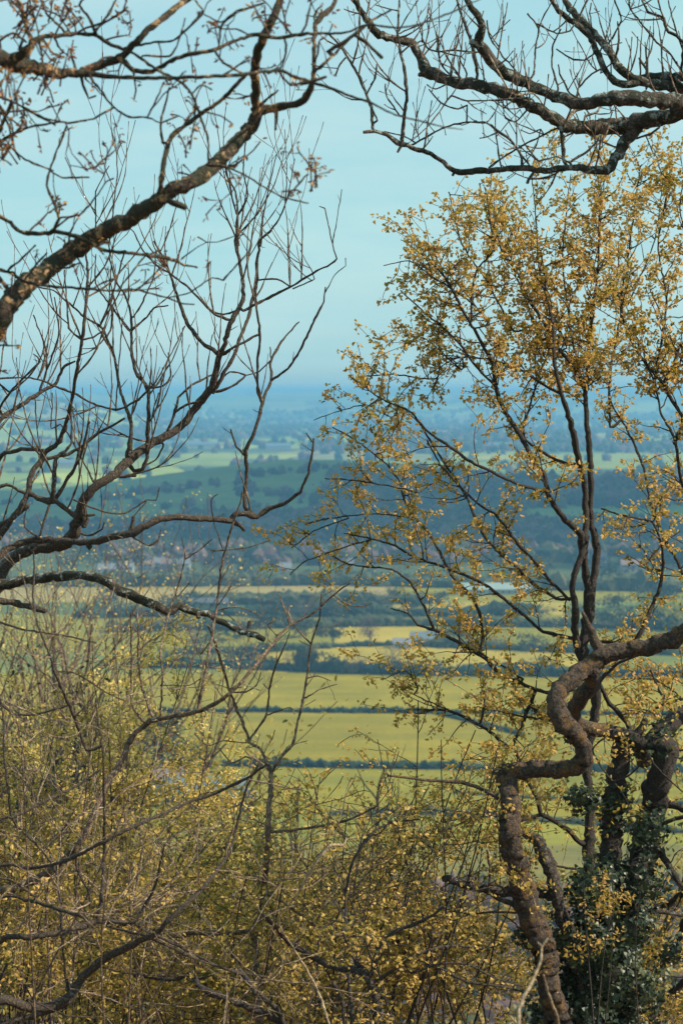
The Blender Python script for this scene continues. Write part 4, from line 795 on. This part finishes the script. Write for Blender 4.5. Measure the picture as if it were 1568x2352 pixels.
for q in ['G 310,1110,9 290,960,7 280,840,7 275,700,6 255,560,5 220,450,4 150,380,3', 'V -200,2440,20 G -20,870,15 130,840,15 280,815,15 400,780,14 435,768,12 600,770,9 650,700,8 700,600,7 720,500,5 740,420,3', 'G 435,765,12 455,680,11 465,560,10 470,380,9 466,200,6 463,0,5 E 455,1080,4 430,900,4', 'V -200,2300,12 G -20,670,8 150,680,9 280,720,9 400,758,10', 'V -200,2230,14 G -20,530,9 130,530,9 230,515,9 310,490,9 430,430,7 560,360,8 700,300,9 830,240,8 960,195,8 1100,130,7 1200,60,5', 'G 160,660,5 60,590,5 -20,570,5',
          'G 310,1130,16 200,1180,14 60,1215,13 -20,1250,12', 'G 240,515,5 180,440,5 60,320,6 40,200,6 20,0,6 E 20,1000,5 0,880,5', 'V -150,2200,10 G -20,340,8 70,300,8 200,230,8 330,170,7 450,90,4', 'E -20,540,5 100,580,5 300,610,4 430,640,4', 'E 390,1120,8 350,1010,8 310,920,8 250,780,7 215,670,6 170,560,5 150,450,5 155,300,4 150,230,3', 'E 240,770,4 320,770,4 400,810,4 470,860,3 560,900,3', 'G 340,470,6 350,540,6 400,640,6 405,700,6',
          'E -20,880,8 60,960,6 160,960,5 310,920,5', 'G 620,790,6 800,880,6 900,930,6 1000,980,5 1200,1020,4', 'G 480,790,6 640,830,6 760,880,6 860,930,5 1100,1010,5', 'G 450,970,4 560,1000,4 700,1010,4 850,1010,3', 'G 110,1110,4 300,1190,4 500,1200,3']:
    T.limb(q, 'branch', k=6, lump=.12)
T.sprout(2.6, (.15, .55), .006, 1, dict(BR, jit=.13, up=.03), upb=.4)
T.finish()
T = Tree('dark_boughed_shrub', 'leafy shrub with dark crooked stems forking at the bottom centre', 13.4, 900, M_twigd, M_twigd, cat='shrub')
T.limb('V 930,2700,26 920,2450,22 H 200,1240,22 195,1150,20 180,1060,18 130,1000,16 80,985,14 0,975,13 G 1450,955,13 1370,910,12 1290,860,12 1240,800,10 1180,740,9', 'trunk', to_ground=True)
for q in ['H 170,1000,12 200,900,10 240,840,9 290,805,9 350,785,8 430,750,8 500,700,6', 'H 150,990,10 100,950,8 70,880,7 40,800,6', 'G 1300,1260,16 1230,1200,16 1110,1150,15 1000,1110,15 890,1060,15 860,1000,13 780,1030,8 600,1010,6', 'G 1280,1240,12 1230,1150,12 1150,1090,12 1100,1020,10 1070,980,8', 'H 60,780,5 55,650,7 90,500,7 130,430,7 190,360,6 260,325,5 390,310,4', 'H 180,1040,9 250,1000,8 330,940,8 420,900,6 500,880,6 600,880,5 700,900,4', 'H 450,960,5 600,1040,6 760,1060,5 900,1100,4', 'H 350,1000,5 470,960,5 600,960,5 720,1020,4 850,1060,3', 'H 60,1240,9 40,1120,9 0,1040,8', 'H 90,1230,10 80,1100,10 70,1000,8']:
    T.limb(q, 'branch', k=7, lump=.12, dz=R.uniform(-.3, .3))
T.sprout(5.5, (.18, .55), .0055, 1, dict(LEAFY, leaf=.4, dens=7, up=.03), rmax=.9, upb=.7)
T.finish(M_leaf2, 3, .036, .03)
T = Tree('dry_stem', 'pale curved dry stem catching the sun among the lower twigs', 12.6, 860, M_pale, M_pale, cat='stem')
T.limb('V 860,2750,3 740,2300,3 G 1250,780,3 1290,700,4 1330,650,5 1380,570,6 1430,480,7 1480,430,7 1540,425,6 H 60,400,4 110,395,2', 'stem', to_ground=True)
T = Tree('forked_dry_stem', 'blurred pale forked dry stem standing in front of the ivy at the bottom', 9.0, 1250, M_pale, M_pale, cat='stem')
T.limb('V 1190,2700,5 H 830,1228,8 850,1120,8 900,1020,7 930,940,6 935,880,5 962,845,4', 'stem', to_ground=True, dz=0); T.limb('H 935,880,4 915,862,3', 'stem')
T = Tree('bent_dry_stem', 'thin pale bent dry stem just right of the forked dry stem', 9.6, 1290, M_pale, M_pale, cat='stem')
T.limb('V 1290,2700,5 H 1010,1230,6 1000,1190,7 975,1120,6 960,1080,6 945,1010,4', 'stem', to_ground=True, dz=0)

# procedural shrubs: stems rise from one base and arch to targets spread over the region each one fills
def shrub(name, label, bx, depth, reg, ns, st, per, L, mat, tmat, lmat=None, nleaf=3, lsize=.034, spread=.035, r0=5, lvl=1, cat='shrub', group=None, dspread=.9, rmax=.9, thick=.0072, width=.6):
    T = Tree(name, label, depth, bx, mat, tmat, cat, group)
    x0, x1, y0, y1 = reg
    gp = T.root.location
    base = gp.copy()
    for q in range(ns):
        bq = R.uniform(-1, 1)*(x1-x0)*.9*K*depth; base = gp.copy()+Vector((bq, 0, 0)); base.z = gz(base.x, base.y)-.2
        t = R.random(); tx_ = x0+(x1-x0)*((q+R.random())/ns); ty_ = R.uniform(y0, y1)
        e = at(tx_, ty_, depth+R.gauss(0, dspread)); L_ = (e-base).length
        mid = base+(e-base)*.45+Vector((R.gauss(0, .12), R.gauss(0, .12), .10*L_))+Vector((-(e.x-base.x)*.22, 0, 0))
        side = Vector((R.gauss(0, .35), R.gauss(0, .3), R.uniform(-.15, .25)))
        n = 22; pts = []; rad = []; ph = R.uniform(0, 6); rr = r0*K*depth*R.uniform(.7, 1.3)
        for i in range(n+1):
            u = i/n
            p = base*(1-u)**2+mid*2*u*(1-u)+e*u*u + side*math.sin(PI*u*1.5)*.3
            w = .05*math.sin(u*9+ph); p = p+Vector((w, .04*math.cos(u*11+ph), .03*math.sin(u*13+ph))); pts.append(p); rad.append(max(.003, rr*(1-.8*u)))
        mb = MB(); mb.tube(pts, rad, 6, .1); mb.build('stem', mat, T.root); T.lines.append((pts, rad))
    def vis(px, py): return py > min(2400, y1+90) or px < -60 or px > 1630
    T.sprout(per, L, thick, lvl, st, skip=vis, upb=.15, rmax=rmax, zs=.6)
    T.finish(lmat, nleaf, lsize, spread, width=width)
    return T
W1 = dict(seg=.055, jit=.16, up=.0, dens=7, ang=48, fwd=.5, leaf=.4, rmin=.0026)
W0 = dict(seg=.06, jit=.12, up=.01, rmin=.0026, dens=5, ang=50, fwd=.5, node=1)
MASS = [
 ('left_front', 150, 14.6, (-60, 420, 1750, 2250), 'dense leafy shrub filling the bottom left corner'),
 ('b', 420, 15.4, (200, 720, 1800, 2300), 'dense leafy shrub at the bottom, left of centre behind the sapling stems'),
 ('c', 720, 16.0, (500, 1000, 1790, 2300), 'leafy twiggy shrub at bottom centre below the bright fields'),
 ('d', 960, 16.8, (800, 1240, 1720, 2230), 'looser leafy shrub just left of the contorted trunk'),
 ('e', 40, 17.5, (-60, 360, 1500, 2200), 'tall yellowish shrub behind the left corner thicket'),
 ('f', 600, 18.0, (350, 860, 1880, 2380), 'olive shrub low behind the bottom centre twigs'),
 ('g', 1100, 17.0, (900, 1240, 2060, 2380), 'low leafy shrub just behind the foot of the contorted trunk'),
 ('h', 1530, 17.8, (1400, 1640, 1950, 2350), 'leafy shrub right of the ivy-clad trunk')]
for nm, bx, dp, rg, lb in MASS:
    low = rg[2] > 2000
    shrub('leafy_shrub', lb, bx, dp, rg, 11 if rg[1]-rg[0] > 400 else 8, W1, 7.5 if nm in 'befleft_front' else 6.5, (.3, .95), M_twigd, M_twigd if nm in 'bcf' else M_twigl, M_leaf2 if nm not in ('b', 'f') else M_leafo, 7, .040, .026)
shrub('leafy_shrub', 'small spray of golden leaves hanging in front of the ivy-clad trunk', 1420, 15.0, (1350, 1500, 1980, 2160), 4, dict(W1, leaf=.5), 4, (.2, .5), M_twigd, M_twigd, M_leaf, 7, .032, .022, dspread=.2)
shrub('leafy_shrub', 'loose spindly shrub with sparse small leaves before the bright fields left of the contorted trunk', 1000, 15.6, (860, 1280, 1560, 1900), 9, dict(W1, leaf=.3), 5, (.2, .6), M_twigd, M_twigd, M_leaf, 6, .034, .024, dspread=.5)
# extra fine bare brush in front
shrub('bare_shrub', 'tangled bare twiggy bush at the left edge in front of the yellow shrub', 60, 12.6, (-80, 330, 1420, 2100), 13, W0, 4.6, (.3, .9), M_twig, M_twigl, thick=.0058)
shrub('bare_shrub', 'tangled bare twiggy bush spreading along the bottom beside the mossy leaning tree', 380, 13.0, (250, 800, 1850, 2330), 13, W0, 4.6, (.3, .95), M_twig, M_twigl, thick=.0058)
shrub('bare_shrub', 'fine bare bush with arching twigs at the centre below the dark hedges', 850, 15.0, (700, 1100, 1780, 2050), 12, dict(W0, jit=.12, leaf=.12), 6.5, (.25, .8), M_twigd, M_twigd, M_leaf2, 3, .03)
# yellow blossom
shrub('blossom_shrub', 'shrub dotted with round pale yellow blossom clusters at the left', 210, 19.0, (0, 440, 1400, 1760), 13, dict(W0, leaf=.16, dens=5), 4.4, (.2, .6), M_twig, M_twig, M_bloss, 20, .034, .042, width=.8)
shrub('blossom_shrub', 'lower shrub with yellow blossom clusters showing through the left thicket', 330, 18.4, (150, 560, 1560, 1860), 10, dict(W0, leaf=.16, dens=5), 4.2, (.2, .5), M_twig, M_twig, M_bloss, 20, .034, .042, width=.8)
M_twigr = bark('reddish_bark', (.07, .05, .042), (.30, .20, .14), patch=4, fine=12)
# blurred trees further down the slope
def slope_tree(px, top, depth, w, lb, kind, mat, tm, dens=1500, ls=.12, nb=16):
    T = Tree('slope_tree', lb, depth, px, tm, tm, 'tree')
    b = T.root.location; e = at(px, top, depth); h = e.z-b.z
    pts = [b+Vector((math.sin(i*1.3)*.12, 0, h*.75*i/8-.3)) for i in range(9)]; mb = MB(); mb.tube(pts, [h*(.011 if nb < 9 or kind == 'b' else .018)*(1-.09*i) for i in range(9)], 7, .1); mb.build('trunk', tm, T.root)
    T.lines.append((pts[3:], [.03]*6))
    s = K*depth
    for q in range(nb):
        i = R.randint(3, 8); d = Vector((R.gauss(0, .5)*w*s, R.gauss(0, .5)*w*s, R.uniform(.25, .62)*h*.8)); p0 = pts[i]; L = min(d.length, max(.6, (e.z-p0.z)))
        q_ = T.grow(p0.copy(), d, L*(.6 if nb < 9 else 1), h*(.005 if nb < 9 else .0042 if kind == 'b' else .008), 1 if nb < 9 else 2, dict(seg=.25, jit=.11, up=.06, dens=1.3, ang=36, rmin=.007, leaf=.5 if kind != 'b' else .10 if mat else 0))
    T.finish(mat, 5, ls, .22, name='foliage', tname='crown')
    return T
slope_tree(120, 1390, 42, 300, 'blurred tan-twigged tree with pale yellow buds rising behind the left thicket', 'b', M_bloss, M_twigr, ls=.07)
slope_tree(10, 1400, 50, 260, 'blurred budding tree at the left edge below the mossy limb', 'b', M_bloss, M_twigr, ls=.07)
slope_tree(270, 1440, 46, 260, 'blurred budding tree behind the yellow blossom', 'b', M_bloss, M_twigr, ls=.07)
slope_tree(660, 1570, 60, 90, 'blurred slender tree standing before the bright fields at centre', 'b', None, M_twigd, nb=6)
slope_tree(885, 1600, 64, 110, 'blurred slender forked tree left of the big leafy tree', 'b', None, M_twigd, nb=6)
slope_tree(30, 1740, 30, 60, 'dark ivy-covered tree at the left edge behind the twigs', 'd', M_fard, M_twigd, ls=.08)
slope_tree(200, 1700, 36, 260, 'soft olive tree down the slope behind the left shrubs', 'y', M_leafo, M_twigd)
slope_tree(480, 1900, 34, 240, 'soft olive tree crown low behind the bottom shrubs', 'y', M_leafo, M_twigd)
slope_tree(60, 1950, 27, 260, 'blurred leafy tree deep behind the bottom left shrubs', 'y', M_leaf2, M_twigd)
slope_tree(760, 2010, 40, 240, 'blurred olive tree crown behind the bottom centre shrubs', 'y', M_leafo, M_twigd)
slope_tree(1480, 1980, 40, 240, 'blurred olive tree crown behind the ivy-clad trunk', 'y', M_leafo, M_twigd)

# ---------------------------------------------------------------- haze, light, sky, camera
bm = MB(); bm.box(-26000, 26000, -400, 25500, -3, 143)
hz = bm.build('haze', [], None, smooth=False); hm = bpy.data.materials.new('haze_air'); hm.use_nodes = True
nt = hm.node_tree; nt.nodes.remove(nt.nodes['Principled BSDF']); pv = nt.nodes.new('ShaderNodeVolumePrincipled')
pv.inputs['Density'].default_value = .000195; pv.inputs['Color'].default_value = (.21, .50, .86, 1)
nt.links.new(pv.outputs[0], nt.nodes['Material Output'].inputs['Volume']); hz.data.materials.append(hm)
tag(hz, kind='stuff', label='blue haze filling the air over the vale')
SUN_AZ = math.radians(97); SUN_EL = math.radians(40)      # azimuth clockwise from the view direction (+Y)
sd = Vector((math.sin(SUN_AZ)*math.cos(SUN_EL), math.cos(SUN_AZ)*math.cos(SUN_EL), math.sin(SUN_EL)))
M_cl, nt, b = newmat('cloud_vapour'); b.inputs['Base Color'].default_value = (.9, .9, .92, 1); b.inputs['Roughness'].default_value = 1
for (tx_, ty_, rx, ry, lb) in [(0, 1980, 1000, 380, 'flat-based fair-weather cloud out of view, placed to shade the rounded hill'), (700, 1420, 420, 90, 'small cloud out of view, placed to shade the right of the vale')]:
    al = 1500; h_ = al/math.tan(SUN_EL); cx = tx_+math.sin(SUN_AZ)*h_; cy = ty_+math.cos(SUN_AZ)*h_  # unseen cloud, set sunward of the spot its shadow should darken
    mb = MB(); n = 160; P = NR.normal(size=(n, 3))*.42; P = P[(P[:, :2]**2).sum(1) < 1]
    C = np.stack([cx+P[:, 0]*rx, cy+P[:, 1]*ry, al+np.abs(P[:, 2])*140], 1)
    for sx in np.linspace(-.8, .8, 9):
        for sy in np.linspace(-.8, .8, 9):
            if sx*sx+sy*sy < .8: C = np.vstack([C, [cx+sx*rx, cy+sy*ry, al+60]])
    S = NR.uniform(.16, .26, (len(C), 1))*np.array([[rx, ry, 0]]); S[:, 2] = NR.uniform(60, 150, len(C))
    blobs(mb, C, S, .12); o = mb.build('cloud', M_cl, None, origin=(cx, cy, al)); tag(o, lb, 'cloud')
L = bpy.data.lights.new('sun', 'SUN'); L.energy = 4.2; L.angle = math.radians(.6); L.color = (1, .86, .66)
lo = bpy.data.objects.new('sun', L); COL.objects.link(lo); lo.rotation_euler = (-sd).to_track_quat('-Z', 'Y').to_euler(); lo.location = (40, 40, 200)
w = bpy.data.worlds.new('World'); sc.world = w; w.use_nodes = True; nt = w.node_tree
bg = nt.nodes['Background']; sky = nt.nodes.new('ShaderNodeTexSky'); sky.sky_type = 'NISHITA'; sky.sun_disc = False
sky.sun_elevation = SUN_EL; sky.sun_rotation = SUN_AZ; sky.air_density = 1.0; sky.dust_density = 1.2; sky.ozone_density = 1.5
tc = nt.nodes.new('ShaderNodeTexCoord'); mp = nt.nodes.new('ShaderNodeMapping'); mp.inputs['Scale'].default_value = (2.2, 2.2, 12.0); mp.inputs['Location'].default_value = (.3, .2, .55)
nt.links.new(tc.outputs['Generated'], mp.inputs[0])
nz = noise_n(nt, 1.1, 5, .5, vec=mp.outputs[0])
rp = ramp(nt, [(.38, (.80, .80, .80)), (.58, (.98, .98, .98))], nz.outputs[0])
nz2 = noise_n(nt, 2.3, 4, .55, vec=mp.outputs[0]); r2 = ramp(nt, [(.36, (2.45/5, 4.35/5, 4.65/5)), (.62, (3.2/5, 4.75/5, 4.75/5))], nz2.outputs[0])
sc5 = nt.nodes.new('ShaderNodeVectorMath'); sc5.operation = 'SCALE'; sc5.inputs[3].default_value = 5; nt.links.new(r2.outputs[0], sc5.inputs[0])
c = mix(nt, rp.outputs[0], sky.outputs[0], sc5.outputs[0])
nt.links.new(c, bg.inputs[0]); bg.inputs[1].default_value = .1
cam = bpy.data.cameras.new('camera'); co = bpy.data.objects.new('camera', cam); COL.objects.link(co); sc.camera = co
co.location = CAM; co.rotation_euler = (PI/2-PITCH, 0, 0)
cam.sensor_fit = 'VERTICAL'; cam.sensor_height = 36; cam.sensor_width = 24; cam.lens = 18/math.tan(math.radians(14)); cam.clip_end = 60000; cam.clip_start = .1
cam.dof.use_dof = True; cam.dof.focus_distance = 15.5; cam.dof.aperture_fstop = 3.4
sc.view_settings.view_transform = 'Standard'; sc.view_settings.look = 'None'; sc.view_settings.exposure = 0.75; sc.view_settings.gamma = 1
sc.cycles.max_bounces = 5; sc.cycles.diffuse_bounces = 2; sc.cycles.glossy_bounces = 2; sc.cycles.transmission_bounces = 3; sc.cycles.volume_bounces = 1; sc.cycles.transparent_max_bounces = 6
sc.cycles.use_denoising = True
